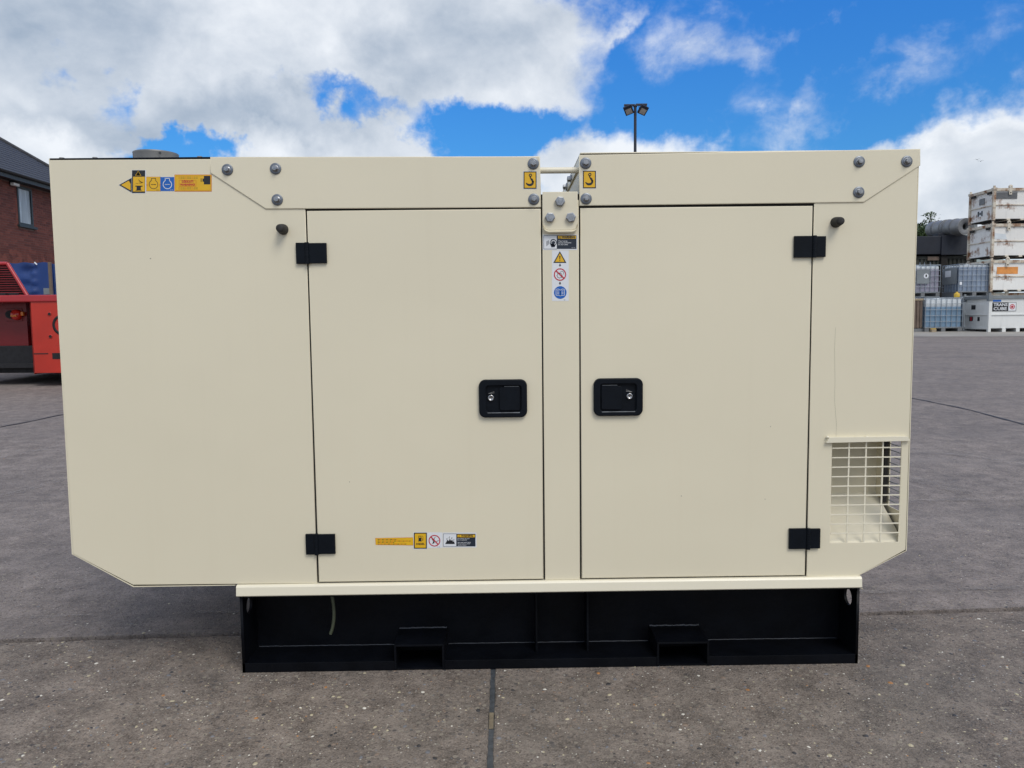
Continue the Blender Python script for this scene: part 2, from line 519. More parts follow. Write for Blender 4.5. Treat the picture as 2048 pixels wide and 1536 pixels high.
JX = -0.045
ground = thing('ground', (0, 0, 0), 'concrete yard', 'ground')
del ground['category']; ground['kind'] = 'structure'; del ground['label']
# far sheet: from the joint to the horizon
gb = MB()
xs = [-400, -150, -60, -30, -18, -12, -9, -7, -5, -4, -3, -2, -1, 0, 1, 2, 3, 4, 5, 7, 9, 12, 18, 25, 40, 70, 150, 400]
ys = [0, .4, .8, 1.2, 1.6, 2.0, 2.4, 2.8, 3.2, 4, 5, 7, 10, 15, 20, 25, 30, 40, 61, 62, 90, 150, 400, 900]
vs = []
for y in ys:
    for x in xs:
        xx = max(-9, min(9, x))
        yy = joint_y(xx) + .019 + y
        vs.append((x, yy, gz(x, yy)))
fs = []
nx = len(xs)
for j in range(len(ys) - 1):
    for i in range(nx - 1): fs.append((j * nx + i, j * nx + i + 1, (j + 1) * nx + i + 1, (j + 1) * nx + i))
gb.add(vs, fs, 'concrete_far', True)
vs2 = [vs[i] for i in range(nx)] + [(vs[i][0], vs[i][1], -.05) for i in range(nx)]
gb.add(vs2, [(i + nx, i + nx + 1, i + 1, i) for i in range(nx - 1)], 'concrete_far')
gb.build('yard_surface', ground)
# sub-base below the joints
gb = MB(); gb.box(-400, 400, -400, 1.4, -.3, -.045, 'tar'); gb.build('sub_base', ground)


def slab(xa, xb, ya):
    """slab in front of the joint with slightly ragged arrises"""
    b = MB(); pts = []
    n = 420
    from mathutils import noise as mn
    def rg(k=1.0): return random.uniform(-.0016, .0016) * k
    top = [(xa + (xb - xa) * i / n, joint_y(max(-9, min(9, xa + (xb - xa) * i / n))) - .013 + rg(2) - .009 * max(0, mn.noise(Vector((i * .31 * 90 / n * 1.7, xa, 0))))) for i in range(n + 1)]
    right = [(xb + rg(), top[-1][1] + (ya - top[-1][1]) * i / n) for i in range(1, n + 1)]
    left = [(xa + rg(), ya + (top[0][1] - ya) * i / n) for i in range(0, n)]
    pl = top + right + left
    m = len(pl)
    cx, cy = (xa + xb) / 2, (ya + top[0][1]) / 2
    def ins(p): return (p[0] + (.003 if p[0] < cx else -.003), p[1] + (.003 if p[1] < cy else -.003))
    vs = [(p[0], p[1], -.045) for p in pl] + [(p[0], p[1], -.004 + rg(.6)) for p in pl] + [(*ins(p), 0.0) for p in pl]
    fs = []
    for i in range(m):
        j = (i + 1) % m
        fs.append((j, i, i + m, j + m)); fs.append((j + m, i + m, i + 2 * m, j + 2 * m))
    fs.append(list(range(3 * m - 1, 2 * m - 1, -1)))
    b.add(vs, fs, 'concrete_near'); return b.build('concrete_slab', ground)


slab(-6.05, JX - .0065, -7.0); slab(JX + .0065, 5.95, -7.0)
# outer slabs beyond
gb = MB(); gb.box(-400, -6.065, -400, -.062, -.2, 0, 'concrete_far'); gb.box(5.965, 400, -400, .56, -.2, 0, 'concrete_far')
gb.box(-6.06, 5.96, -400, -7.015, -.2, 0, 'concrete_far'); gb.build('concrete_slab', ground)


def ground_strip(name, pts, w, m, lift=.004, parent=ground, jitter=.0):
    b = MB(); vs = []
    fine = []
    for (ax, ay), (bx, by) in zip(pts, pts[1:]):
        k = max(2, int(math.hypot(bx - ax, by - ay) / .12))
        for i in range(k): fine.append((ax + (bx - ax) * i / k, ay + (by - ay) * i / k))
    fine.append(pts[-1])
    for i, (x, y) in enumerate(fine):
        q_ = fine[min(i + 1, len(fine) - 1)]; p_ = fine[max(i - 1, 0)]
        dx, dy = q_[0] - p_[0], q_[1] - p_[1]; L = math.hypot(dx, dy) or 1
        nx_, ny_ = -dy / L, dx / L
        j = random.uniform(-jitter, jitter); ww = w * random.uniform(.6, 1.3) if jitter else w
        for s_ in (-1, 1):
            X, Y = x + nx_ * (ww * s_ / 2 + j), y + ny_ * (ww * s_ / 2 + j)
            vs.append((X, Y, gz(X, Y) + lift))
    b.add(vs, [(2 * i, 2 * i + 2, 2 * i + 3, 2 * i + 1) for i in range(len(fine) - 1)], m)
    return b.build(name, parent)


# sealant in the lengthwise joint, standing slightly low
gb = MB(); gb.box(JX - .0075, JX + .0075, -7, joint_y(JX) - .004, -.044, -.003, 'sealant', .0015); gb.build('joint_sealant', ground)
gb = MB(); gb.box(-9, 9, .0, .9, -.0449, -.0440, 'void0'); gb.build('joint_bed', ground)
gb = MB(); gb.box(JX - .006, JX + .0058, -.335, -.255, -.0025, .0005, 'wood', .001); gb.build('wood_sliver', ground)
def ground_at(px, py):
    d_ = raydir(px, py); lo, hi = 0.5, 120.0
    for _ in range(60):
        m_ = (lo + hi) / 2; p_ = CAM + d_ * m_
        if p_.z > gz(p_.x, p_.y): lo = m_
        else: hi = m_
    p_ = CAM + d_ * lo; return (p_.x, p_.y)


# distant joints and cracks
ground_strip('joint_sealant', [ground_at(*q) for q in ((-260, 905), (0, 855), (120, 831), (330, 795), (620, 760))], .032, 'tar', .004, ground, .012)
ground_strip('joint_sealant', [ground_at(*q) for q in ((1640, 762), (1840, 800), (1930, 818), (2048, 849), (2300, 918))], .030, 'tar', .004, ground, .012)
# pale trowelled band beside the joint, and old tyre marks
t = NT('worn_band')
M['worn_band'] = t.out((.30, .27, .25), .9, 0)
M['worn_band'].node_tree.links.new(t.rng(t.math('ADD', t.math('MULTIPLY', t.noise(3.0, 6, .7), .6), t.math('MULTIPLY', t.noise(70, 3, .7), .4)), .46, .62, 0, .55), t.b.inputs['Alpha'])
ground_strip('worn_band', [(x / 2, joint_y(x / 2) + .205) for x in range(-14, 15)], .035, 'worn_band', .004, ground, .004)
for pts_, w_ in (((1700, 868), (1840, 906), (1930, 912), (2048, 932), (2200, 950)), .10), (((1720, 935), (1840, 962), (1930, 988), (2048, 1012), (2250, 1040)), .11), (((1700, 1020), (1840, 1003), (1950, 1002), (2060, 1000)), .06), (((-80, 1010), (40, 985), (140, 955)), .08), (((-60, 930), (60, 905), (130, 890)), .07):
    ground_strip('tyre_mark', [ground_at(*q) for q in pts_], w_, 'worn_band', .006, ground, .015)
gb = MB()
b_ = []
for x in range(2, 60, 2): b_ += [x]
vs = []
for x in b_:
    e0 = 20.6 - .04 * x + .25 * math.sin(x * .7); e1 = 24.6
    for y in (e0, e1): vs.append((x, y, gz(x, y) + .006))
gb.add(vs, [(2 * i, 2 * i + 2, 2 * i + 3, 2 * i + 1) for i in range(len(b_) - 1)], 'strip_pale')
gb.build('pale_apron', ground)

# aggregate standing proud of the worn slab
pb = MB()
names = ['peb_white', 'peb_cream', 'peb_orange', 'peb_grey', 'peb_dark', 'peb_brown']
wts = [.13, .13, .02, .20, .17, .35]
for i in range(19500):
    if i < 13200: x = random.uniform(-2.6, 2.6); y = random.uniform(-1.0, joint_y(x) - .02)
    else: x = random.choice((-1, 1)) * random.uniform(.6, 5.6); y = joint_y(x) + .02 + 5.5 * random.random() ** 1.5
    if abs(x - JX) < .012 and y < joint_y(x): continue
    r = random.uniform(.0015, .0040) * (1.0 if random.random() < .84 else random.uniform(1.4, 2.5))
    mname = random.choices(names, wts)[0]
    if mname == 'peb_white': r *= .8
    an = random.uniform(0, 6.28); asp = random.uniform(.5, .95); n_ = 6
    z0 = gz(x, y) - .0003
    ring = []; ring2 = []
    for k in range(n_):
        a = k * 2 * math.pi / n_; rr = r * random.uniform(.8, 1.15)
        lx, ly = rr * math.cos(a), rr * asp * math.sin(a)
        X = x + lx * math.cos(an) - ly * math.sin(an); Y = y + lx * math.sin(an) + ly * math.cos(an)
        ring.append((X, Y, z0)); ring2.append((x + (X - x) * .6, y + (Y - y) * .6, z0 + r * .28))
    pb.add(ring + ring2, [(k, (k + 1) % n_, (k + 1) % n_ + n_, k + n_) for k in range(n_)] + [list(range(n_, 2 * n_))], mname, True)
pb.build('exposed_pebbles', None, label='small pale and brown stones showing in the worn concrete before the generator', cat='pebbles', kind='stuff')

# ------------------------------------------------------------------ generator
gen_o = W(1000, 1340)[0]
G = thing('generator', (0, 0.5, 0), 'large cream silenced diesel generator cabinet on a black steel skid', 'generator')
GY = 0.5                     # parent sits at the middle of the footprint; children are given in world coordinates
G.location = (0, 0, 0)
DEP = 1.08                   # depth of the cabinet


def pw(*pts): return [W(*p) for p in pts]


zt = W(1840, 298)[1]; ztl = W(250, 315)[1]
xl = W(97, 318)[0]; xr = W(1840, 298)[0]
zb = W(637, 1166)[1]
zdoor_t = W(613, 421)[1]
# key abscissae
x_d0 = W(612, 421)[0]; x_d1 = W(1083, 418)[0]; x_p1 = W(1159, 412)[0]; x_d2 = W(1627, 409)[0]
g_ = .0022
xlb = W(145, 1108)[0]
# solid dark core added just behind the skins to block light
b = MB()
b.prism([(xl + .012, ztl - .012), (W(1078, 320)[0], ztl - .012), (W(1078, 320)[0], W(1078, 388)[1]), (x_p1 + .006, W(1078, 388)[1]), (x_p1 + .006, zt - .012), (W(1648, 320)[0], zt - .012), (W(1648, 320)[0], zb + .002), (W(270, 1170)[0], zb + .004), (xlb + .012, W(150, 1104)[1])], .0065, DEP - .01, 'gap')
b.prism([(W(1648, 320)[0], zt - .012), (xr - .008, zt - .012), (xr - .008, W(1800, 872)[1]), (W(1648, 320)[0], W(1650, 872)[1])], .0065, DEP - .01, 'gap')
b.build('light_block_core', G)
# left skin
lp = pw((99, 320), (421, 318)) + pw((421, 338), (536, 411)) + [(x_d0 - g_, W(600, 411)[1]), (x_d0 - g_, zb - .001)] + pw((266, 1170), (146, 1108))
panel('side_panel', lp, 0.0, .005, 'cream', G)
# right skin with louvre opening
vx0, vz1 = W(1665, 880); vx1, vz0 = W(1797, 1084)
rp = [(x_d2 + g_, W(1640, 398)[1]), W(1722, 397), W(1836.3, 325), W(1811.3, 1099.5), W(1714, 1153.5), (x_d2 + g_, zb - .001)]
panel('side_panel', rp, 0.0, .005, 'cream', G, holes=[[(vx0, vz0), (vx1, vz0), (vx1, vz1), (vx0, vz1)]])
# doors
zbd = zb + .0025
panel('door', [(x_d0 + g_, zbd), (x_d1 - g_, zbd), (x_d1 - g_, zdoor_t - .001), (x_d0 + g_, zdoor_t - .001)], -.001, .006, 'cream', G, bev=.0029)
zdr = W(1400, 413)[1]
panel('door', [(x_p1 + g_, zbd), (x_d2 - g_, zbd), (x_d2 - g_, zdr - .001), (x_p1 + g_, zdr - .001)], -.001, .006, 'cream', G, bev=.0029)
# centre post
panel('centre_post', [(x_d1 + g_, zb - .001), (x_p1 - g_, zb - .001), (x_p1 - g_, W(1120, 400)[1]), (x_d1 + g_, W(1120, 400)[1])], .0005, .005, 'cream', G)
# top beams
panel('top_beam', [W(421, 314), W(1080, 313), (x_d1 - .001, W(1080, 415)[1]), W(532, 418.5), W(421, 346)], -.0035, .005, 'cream', G, bev=.0024)
panel('top_beam', [(x_p1 - .001, W(1159, 310)[1]), W(1840, 298), W(1840, 331), W(1727, 405), (x_p1 - .001, W(1160, 412)[1])], -.0035, .005, 'cream', G, bev=.0024)


# outer shells: sides, roofs, inner walls of the lifting well, rear
def slabbox(name, x0, x1, y0, y1, z0, z1, m='cream', bev=.0015, **kw):
    b = MB(); b.box(x0, x1, y0, y1, z0, z1, m, bev); return b.build(name, G, **kw)


b = MB()
e = .004
zc0 = W(145, 1108)[1]; xc0 = W(266, 1172)[0]
pl = [(xl, ztl - .001), (xl + .0025, ztl - .001), (xlb + .0015, zc0), (xc0 + .001, zb - .0025), (W(470, 1170)[0], zb - .0025), (W(470, 1170)[0], zb - .0045), (xc0, zb - .0050), (xlb - .003, zc0 - .001)]
b.prism(pl, .0015, DEP, 'cream'); b.build('end_wall', G)
# right end wall with a side louvre opening
sx = xr - .0005; zc1 = W(1814, 1102)[1]; xrb = W(1716, 1156)[0]
so0, so1, sz0, sz1 = .030, .112, W(1797, 1030)[1], W(1797, 886)[1]
b = MB()
b.box(sx - .0025, sx, .0015, so0, zc1, zt - .001, 'cream'); b.box(sx - .0025, sx, so1, DEP, zc1, zt - .001, 'cream')
b.box(sx - .0025, sx, so0, so1, sz1, zt - .001, 'cream'); b.box(sx - .0025, sx, so0, so1, zc1, sz0, 'cream')
b.prism([(sx, zc1), (sx - .0025, zc1), (xrb - .001, zb - .001), (xrb, zb - .003)], .0015, DEP, 'cream')
b.build('end_wall', G)
b = MB()
for k in range(1, 11):
    z = sz0 + (sz1 - sz0) * k / 11; b.box(sx - .0042, sx - .0026, so0, so1, z - .0012, z + .0012, 'tank_grey')
b.build('end_louvre', G)
b = MB(); e_ = .0026  # dark strip added to give the panel gap its shade
b.prism([(sx - e_ - .004, zt - .01), (sx - e_, zt - .01), (sx - e_, zc1 + .001), (sx - e_ - .004, zc1 + .003)], .0032, .0062, 'gap')
b.prism([(sx - e_, zc1 + .0012), (xrb - .003, zb + .0005), (xrb - .006, zb + .0025), (sx - e_ - .004, zc1 + .0045)], .0032, .0060, 'gap')
b.build('edge_gap_shade', G)
# roofs
slabbox('roof_panel', xl + .001, W(421, 315)[0] - .001, .003, DEP, ztl - .004, ztl + .0005, 'black_plastic', .001)
slabbox('roof_panel', W(421, 315)[0] + .001, x_d1 - .0045, .0018, DEP, W(800, 314)[1] - .004, W(800, 314)[1] - .0005)
slabbox('roof_panel', x_p1 + .0025, xr - .0035, .0018, DEP, zt - .0045, zt - .0008)
# well walls
zw = W(1120, 384)[1]
slabbox('well_wall', x_d1 - .006, x_d1 - .0035, .0018, DEP, zw - .03, ztl - .006)
slabbox('well_wall', x_p1 + .0005, x_p1 + .0020, .0018, DEP, zw - .03, W(1160, 311)[1] - .0005)
slabbox('well_floor', x_d1 + .0005, x_p1 - .0005, .014, DEP, zw - .034, zw - .030)
# upper flanges of the well with bolts, seen through the gap
slabbox('rear_wall', xl + .004, x_d1 - .006, DEP + .0005, DEP + .003, zb + .1, ztl - .004)
slabbox('rear_wall', x_p1 + .004, xr - .005, DEP + .0005, DEP + .003, zb + .1, zt - .006)


def hexbolt(name, x, z, rw, rh, hh, y=-.0035, washer=True, axis=(0, -1, 0), rot=None, base=None):
    b = MB(); c = Vector((x, y, z)) if base is None else Vector(base)
    ax = Vector(axis)
    h0 = .0
    if washer:
        b.lathe(c, ax, [(rw, 0), (rw, .0022), (rw - .0006, .0028), (rh * 1.3, .0028)], 'zinc_dark', 24)
        b.lathe(c, ax, [(rh * 1.32, .0026), (rh * 1.28, .0044), (0, .0046)], 'zinc', 24)
        h0 = .0042
    a = random.uniform(0, 1) if rot is None else rot
    b.cyl(c + ax * h0, ax, rh, rh, hh - .0015, 'zinc', 6, a, False)
    b.cyl(c + ax * (h0 + hh - .0015), ax, rh, rh * .80, .0015, 'zinc', 6, a, False)
    b.cyl(c + ax * (h0 + hh), ax, rh * .42, rh * .38, .0006, 'zinc', 12, 0)
    return b.build(name, G)


for (px, py) in ((456, 340), (552, 338), (555.5, 400), (1066.5, 328), (1067.5, 399), (1171, 327), (1172, 398), (1717, 324), (1812, 323.5), (1716, 385)):
    x, z = W(px, py); hexbolt('bolt', x, z, .0160, .0078, .010)

# lifting bracket with turned-out lip
x0, x1 = W(1085, 430)[0], W(1155, 430)[0]; z1 = zw; z0 = W(1120, 461)[1]
rr = .018
prof = [(x0, z1), (x1, z1), (x1, z0 + rr)] + [(x1 - rr + rr * math.cos(rad(-a)), z0 + rr + rr * math.sin(rad(-a))) for a in range(15, 91, 15)] + [(x0 + rr - rr * math.sin(rad(a)), z0 + rr - rr * math.cos(rad(a))) for a in range(0, 90, 15)] + [(x0, z0 + rr)]
panel('lifting_bracket', prof, -.0055, .0055, 'cream', G)
lip = MB()
seg = [(x0 + .0005, z0 + rr)] + [(x0 + rr - rr * math.cos(rad(a)), z0 + rr - rr * math.sin(rad(a))) for a in range(15, 91, 15)] + [(x1 - rr + rr * math.sin(rad(a)), z0 + rr - rr * math.cos(rad(a))) for a in range(0, 76, 15)] + [(x1 - .0005, z0 + rr)]
vs = []
for i, (x, z) in enumerate(seg):
    k = min(1, min(i, len(seg) - 1 - i) / 3)
    dz = -.0045 * k
    vs += [(x, -.0052, z), (x, -.0105 - .004 * k, z + dz), (x, -.0085 - .004 * k, z + dz - .003), (x, -.0030, z - .003)]
n_ = len(seg)
lip.add(vs, [(4 * i + a, 4 * i + 4 + a, 4 * i + 4 + (a + 1) % 4, 4 * i + (a + 1) % 4) for i in range(n_ - 1) for a in range(4)], 'cream', False)
lip.build('bracket_lip', G)
for (px, py) in ((1119.5, 404), (1099.5, 436), (1141, 436)):
    x, z = W(px, py); hexbolt('bracket_bolt', x, z, .02, .0145, .011, -.0056, False)
# cross rod
b = MB(); zz = W(1118, 341)[1]
b.cyl((x_d1 - .02, .03, W(1085, 341, .03)[1]), (1, 0, 0), .0088, .0088, x_p1 - x_d1 + .03, 'cream_lit', 20)
b.build('cross_rod', G)
# bolts inside the well on its right wall
for (px, py) in ((1143, 358), (1134, 374)):
    d_ = raydir(px, py); t_ = (x_p1 - CAM.x) / d_.x; p = CAM + d_ * t_
    hexbolt('well_bolt', 0, 0, .013, .009, .010, axis=(-1, 0, 0), base=(x_p1 + .0003, p.y, p.z), washer=True)
d_ = raydir(1152, 350); t_ = (x_p1 - CAM.x) / d_.x; p = CAM + d_ * t_
b = MB(); b.box(x_p1 - .005, x_p1 + .0003, .02, DEP - .05, p.z - .002, p.z, 'cream'); b.build('well_flange', G)

# rubber bumpers
for (px, py) in ((566.5, 459), (1671, 445)):
    x, z = W(px, py); b = MB()
    b.lathe((x, -.0002, z), (0, -1, 0), [(.0150, 0), (.0152, .002), (.0150, .006), (.0118, .030), (.0105, .036), (.0070, .038), (0, .038)], 'rubber', 24)
    b.build('rubber_stop', G)


# hinges
def hinge(px0, py0, px1, py1, pk, knuckle_side):
    x0, z1 = W(px0, py0); x1, z0 = W(px1, py1); xk = W(pk, (py0 + py1) / 2)[0]
    r = .0062
    b = MB()
    b.box(x0, xk - .0008, -.009, -.0012, z0, z1, 'black_plastic', .0012)
    b.box(xk + .0008, x1, -.009, -.0012, z0 + .0012, z1 - .0012, 'black_plastic', .0012)
    h = b.build('hinge', G)
    b = MB()
    L = z1 - z0; k = L * .30
    for za, zb_ in ((z0 - .0008, z0 + k), (z0 + k + .0008, z1 - k - .0008), (z1 - k, z1 + .0006)):
        b.cyl((xk + knuckle_side * .002, -.0085, za), (0, 0, 1), r, r, zb_ - za, 'black_plastic', 16)
    b.build('knuckle', h)


hinge(592.5, 486, 655, 527.5, 617, -1); hinge(612, 1067, 672, 1107, 635.5, -1)
hinge(1587, 472.5, 1649, 515, 1625, 1); hinge(1577, 1056, 1638, 1096, 1613, 1)


# recessed paddle latches
def latch(px0, py0, px1, py1, pan, paddle, lock, flip):
    x0, z1 = W(px0, py0); x1, z0 = W(px1, py1)
    a0, b1 = W(pan[0], pan[1]); a1, b0 = W(pan[2], pan[3])
    T = .0115
    h = panel('latch', round_rect(x0, x1, z0, z1, .019), -.001 - T, T, 'black_plastic', G, holes=[round_rect(a0, a1, b0, b1, .008)], bev=.003)
    b = MB(); b.prism(round_rect(a0 - .002, a1 + .002, b0 - .002, b1 + .002, .008), -.0032, -.0012, 'black_plastic')
    # raised bead round the pan, its highlight painted in lighter grey
    for p, q in (((a0 + .004, b0 + .001), (a1 - .004, b0 + .001)),):
        b.cyl((p[0], -.0118, p[1] - .003), (1, 0, 0), .0016, .0016, q[0] - p[0], 'wear_highlight', 10)
    b.build('latch_pan', h)
    c0, d1 = W(paddle[0], paddle[1]); c1, d0 = W(paddle[2], paddle[3])
    step = (c0 + .013) if not flip else (c1 - .013)
    if not flip: poly = [(c0, d0 + .004), (c0 + .004, d0), (c1 - .003, d0), (c1, d0 + .003), (c1, d1 - .003), (c1 - .002, d1), (step, d1), (step - .001, d1 - .003), (c0 + .004, d1 - .003), (c0, d1 - .007)]
    else: poly = [(c1, d0 + .004), (c1 - .004, d0), (c0 + .003, d0), (c0, d0 + .003), (c0, d1 - .003), (c0 + .002, d1), (step, d1), (step + .001, d1 - .003), (c1 - .004, d1 - .003), (c1, d1 - .007)]
    panel('paddle', poly, -.0098, .005, 'black_plastic', h, bev=.0012)
    ea, eb = (step + .001, c1 - .003) if not flip else (c0 + .003, step - .001)
    b = MB(); b.box(ea, eb, -.0097, -.0060, d1 - .0009, d1 + .0004, 'wear_highlight', .0003); b.build('paddle_edge', h)
    lx, lz = W(*lock); b = MB()
    b.lathe((lx, -.003, lz), (0, -1, 0), [(.0092, 0), (.0092, .005), (.0080, .0062), (.0055, .0062), (.005, .0052), (0, .0052)], 'lock', 24)
    b.box(lx - .0012, lx + .0012, -.0086, -.0080, lz - .0036, lz + .0036, 'lock_dark')
    b.build('lock_cylinder', h)
    # little triangular arrow mark moulded over the lock
    b = MB()
    s_ = -1 if not flip else 1
    b.tube([(lx - s_ * .010, -.0042, lz + .0145), (lx + s_ * .007, -.0042, lz + .0125)], .0008, 'stainless', 6)
    b.tube([(lx - s_ * .010, -.0042, lz + .0185), (lx + s_ * .007, -.0042, lz + .0125)], .0006, 'stainless', 6)
    b.build('lock_mark', h)


latch(957.5, 759, 1054.5, 833.5, (972, 771.5, 1042.5, 823), (999, 772.5, 1040, 820), (982, 795.5), False)
latch(1186.5, 756.5, 1284.5, 830.5, (1200, 768, 1271.5, 821), (1202, 770, 1243, 818), (1258.5, 792), True)

# louvre in the right skin: duct, sloping floor, rods, drip rail
yb = .165
zf = W(1700, 985, yb)[1]
x_in = xr - .006
b = MB()
b.box(vx0 - .02, x_in - .009, yb, yb + .004, zf, vz1 + .02, 'cream')
b.build('duct_wall', G)
b = MB(); b.box(vx0 - .014, vx0 - .010, .006, yb, vz0 - .01, vz1 + .02, 'cream'); b.build('duct_wall', G)
b = MB(); b.box(x_in - .012, x_in - .008, .122, yb, zf - .01, vz1 + .02, 'cream'); b.build('duct_wall', G)
b = MB(); b.box(x_in - .012, x_in - .002, .114, .1215, zf - .02, vz1 + .02, 'gap'); b.build('rubber_seal', G)
b = MB(); b.box(vx0 - .02, x_in, .006, yb + .01, vz1 + .014, vz1 + .018, 'cream'); b.build('duct_roof', G)
b = MB()
p = [(vx0 - .010, .008, vz0 - .002), (x_in - .003, .008, vz0 - .002), (x_in - .010, yb, zf), (vx0 - .010, yb, zf)]
b.add(p + [(q[0], q[1], q[2] - .003) for q in p], [(0, 1, 2, 3), (7, 6, 5, 4), (0, 4, 5, 1), (1, 5, 6, 2), (2, 6, 7, 3), (3, 7, 4, 0)], 'cream_lit')
b.build('duct_floor', G)
rodx = [W(p_, 980)[0] for p_ in (1696.5, 1730.5, 1764)]
for x in rodx:
    b = MB(); b.box(x - .0022, x + .0022, .0006, .0035, vz0 + .0002, vz1 - .0002, 'cream_lit', .0004); b.build('grille_bar', G)
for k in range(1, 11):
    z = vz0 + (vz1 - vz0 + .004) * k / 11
    b = MB(); b.box(vx0 + .0002, vx1 - .0002, -.0004, .0022, z - .0018, z + .0018, 'cream_lit', .0005); b.build('grille_bar', G)
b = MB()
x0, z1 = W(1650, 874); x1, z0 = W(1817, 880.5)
b.prism([(x0 + .008, z1), (x1 - .008, z1), (x1, z0), (x0, z0 - .003)], -.011, -.0002, 'cream_lit')
b.build('drip_rail', G)
for px in (1653.5, 1732, 1804):
    x, z = W(px, 873.5); b = MB(); b.lathe((x, -.006, z - .001), (0, 0, 1), [(.0042, 0), (.0038, .0028), (.002, .004), (0, .0042)], 'cream_lit', 12); b.build('rivet', G)
# cabin details at the ends
x, z = W(1827, 812); b = MB()
b.tube([(sx, .25, z), (sx + .020, .25, z), (sx + .024, .25, z + .006), (sx + .020, .25, z + .008)], .0028, 'cream_lit'); b.build('door_stay', G)
for (py, r) in ((368, .005), (598, .004), (1056, .004), (706, .002)):
    x, z = W(98 + (py - 318) * .0604, py)
    b = MB(); b.cyl((x + .001, .03, z), (-1, 0, 0), r, r * .7, .005, 'cream_lit', 10); b.build('rivet', G)
# roof screws and exhaust collar
for px in (109.5, 177, 390):
    x, z = W(px, 314); b = MB(); b.lathe((x, .035, ztl + .0004), (0, 0, 1), [(.011, 0), (.011, .002), (.007, .0035), (.007, .008), (0, .0085)], 'stainless', 12); b.build('roof_screw', G)
xe = W(312, 310, .25)[0]
zl_ = W(312, 314, .25)[1]; zh = W(312, 298.5, .186)[1]
b = MB(); cx = xe; R_ = .066
b.lathe((cx, .25, ztl), (0, 0, 1), [(R_, 0), (R_, zh - ztl - .004), (R_ + .001, zh - ztl), (R_ - .004, zh - ztl), (R_ - .004, .004), (0, .004)], 'stainless', 36)
b.build('exhaust_collar', G)
b = MB(); b.box(cx + .035, cx + .085, .185, .20, ztl + .001, ztl + .022, 'stainless', .002); b.tube([(cx + .03, .182, ztl + .018), (cx + .075, .182, ztl + .016)], .004, 'stainless'); b.build('exhaust_clamp', G)
# drilled hole mark
x, z = W(320, 306, .185); b = MB(); b.cyl((x, .1855, z), (0, -1, 0), .004, .004, .0025, 'lock_dark', 10); b.build('clamp_screw', G)

# ---------------- base rail
xr0, xr1 = W(475, 1180)[0], W(1720.5, 1165)[0]
zr1 = zb - .0012; zr0 = W(1100, 1182)[1]
b = MB()
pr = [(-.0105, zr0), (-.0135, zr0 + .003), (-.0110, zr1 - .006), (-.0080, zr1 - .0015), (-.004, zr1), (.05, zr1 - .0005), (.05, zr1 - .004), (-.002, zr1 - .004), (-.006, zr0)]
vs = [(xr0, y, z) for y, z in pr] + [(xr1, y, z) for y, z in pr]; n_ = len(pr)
b.add(vs, [(i, (i + 1) % n_, (i + 1) % n_ + n_, i + n_) for i in range(n_)] + [list(range(n_ - 1, -1, -1)), list(range(n_, 2 * n_))], 'cream_lit')
b.box(xr0, xr0 + .004, .0, DEP - .02, zr0, zr1 - .004, 'cream_lit'); b.box(xr1 - .004, xr1, .0, DEP - .02, zr0, zr1 - .004, 'cream_lit')
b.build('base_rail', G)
# ---------------- skid
YS = .002
xs0, xs1 = W(482.5, 1280, YS)[0], W(1717.5, 1260, YS)[0]
lipz = W(483, 1327, YS)[1]
yw = .125
zs = lipz - .0015
b = MB()
b.box(xs0, xs1, yw, yw + .008, .004, zr0 + .01, 'black_steel')
b.box(xs0, xs1, 1.0, 1.008, .004, zr0 + .01, 'black_steel')
b.build('skid_web', G)
b = MB(); b.box(xs0 + .002, xs1 - .002, YS + .004, 1.05, zr0 - .010, zr0 - .002, 'black_steel'); b.build('top_flange', G)


def bar(name, x0, x1):
    b = MB(); b.box(x0, x1, YS, YS + .006, .0, lipz, 'black_steel', .0012); b.box(x0, x1, YS + .005, yw + .002, zs - .005, zs, 'black_steel'); return b.build(name, G)


pk = []
for (pa, pb_, pt, pbm) in ((788, 888, 1289, 1336), (1314, 1418, 1284, 1329)):
    xa, z1_ = W(pa, pt, YS); xb_, _ = W(pb_, pt, YS); pk.append((xa, xb_, z1_))
bar('bottom_flange', xs0, pk[0][0] + .001); bar('bottom_flange', pk[0][1] - .001, pk[1][0] + .001); bar('bottom_flange', pk[1][1] - .001, xs1)
for (xa, xb_, z1_) in pk:
    b = MB()
    b.box(xa, xa + .006, YS - .003, 1.02, .002, z1_, 'black_steel', .001); b.box(xb_ - .006, xb_, YS - .003, 1.02, .002, z1_, 'black_steel', .001)
    b.box(xa + .001, xb_ - .001, YS - .0022, 1.02, z1_ - .0065, z1_ - .0005, 'black_steel', .001); b.box(xa + .006, xb_ - .006, YS - .001, 1.02, .003, .008, 'black_steel')
    b.build('fork_pocket', G)
# ragged weld beads along the pockets' rear edge, in highlight grey
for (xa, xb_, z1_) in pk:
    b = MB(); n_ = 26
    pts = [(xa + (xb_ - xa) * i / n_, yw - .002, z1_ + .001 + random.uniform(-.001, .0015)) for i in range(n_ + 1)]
    b.tube(pts, .0028, 'weld_lit' if 'weld_lit' in M else 'black_steel', 6); b.build('weld_highlight', G)
for xa, xb_ in ((xs0 + .012, pk[0][0] - .004), (pk[0][1] + .004, pk[1][0] - .004), (pk[1][1] + .004, xs1 - .012)):  # thin light tubes added as the highlight line along the web foot
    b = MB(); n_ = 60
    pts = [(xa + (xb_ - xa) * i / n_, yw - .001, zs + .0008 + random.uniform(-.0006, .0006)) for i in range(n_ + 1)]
    b.tube(pts, .0017, 'weld_lit', 5); b.build('weld_highlight', G)
for px in (1072, 1173):
    x = W(px, 1240, .09)[0]; b = MB(); b.box(x - .003, x + .003, .055, yw, zs, zr0 - .008, 'black_steel', .0008); b.build('stiffener', G)


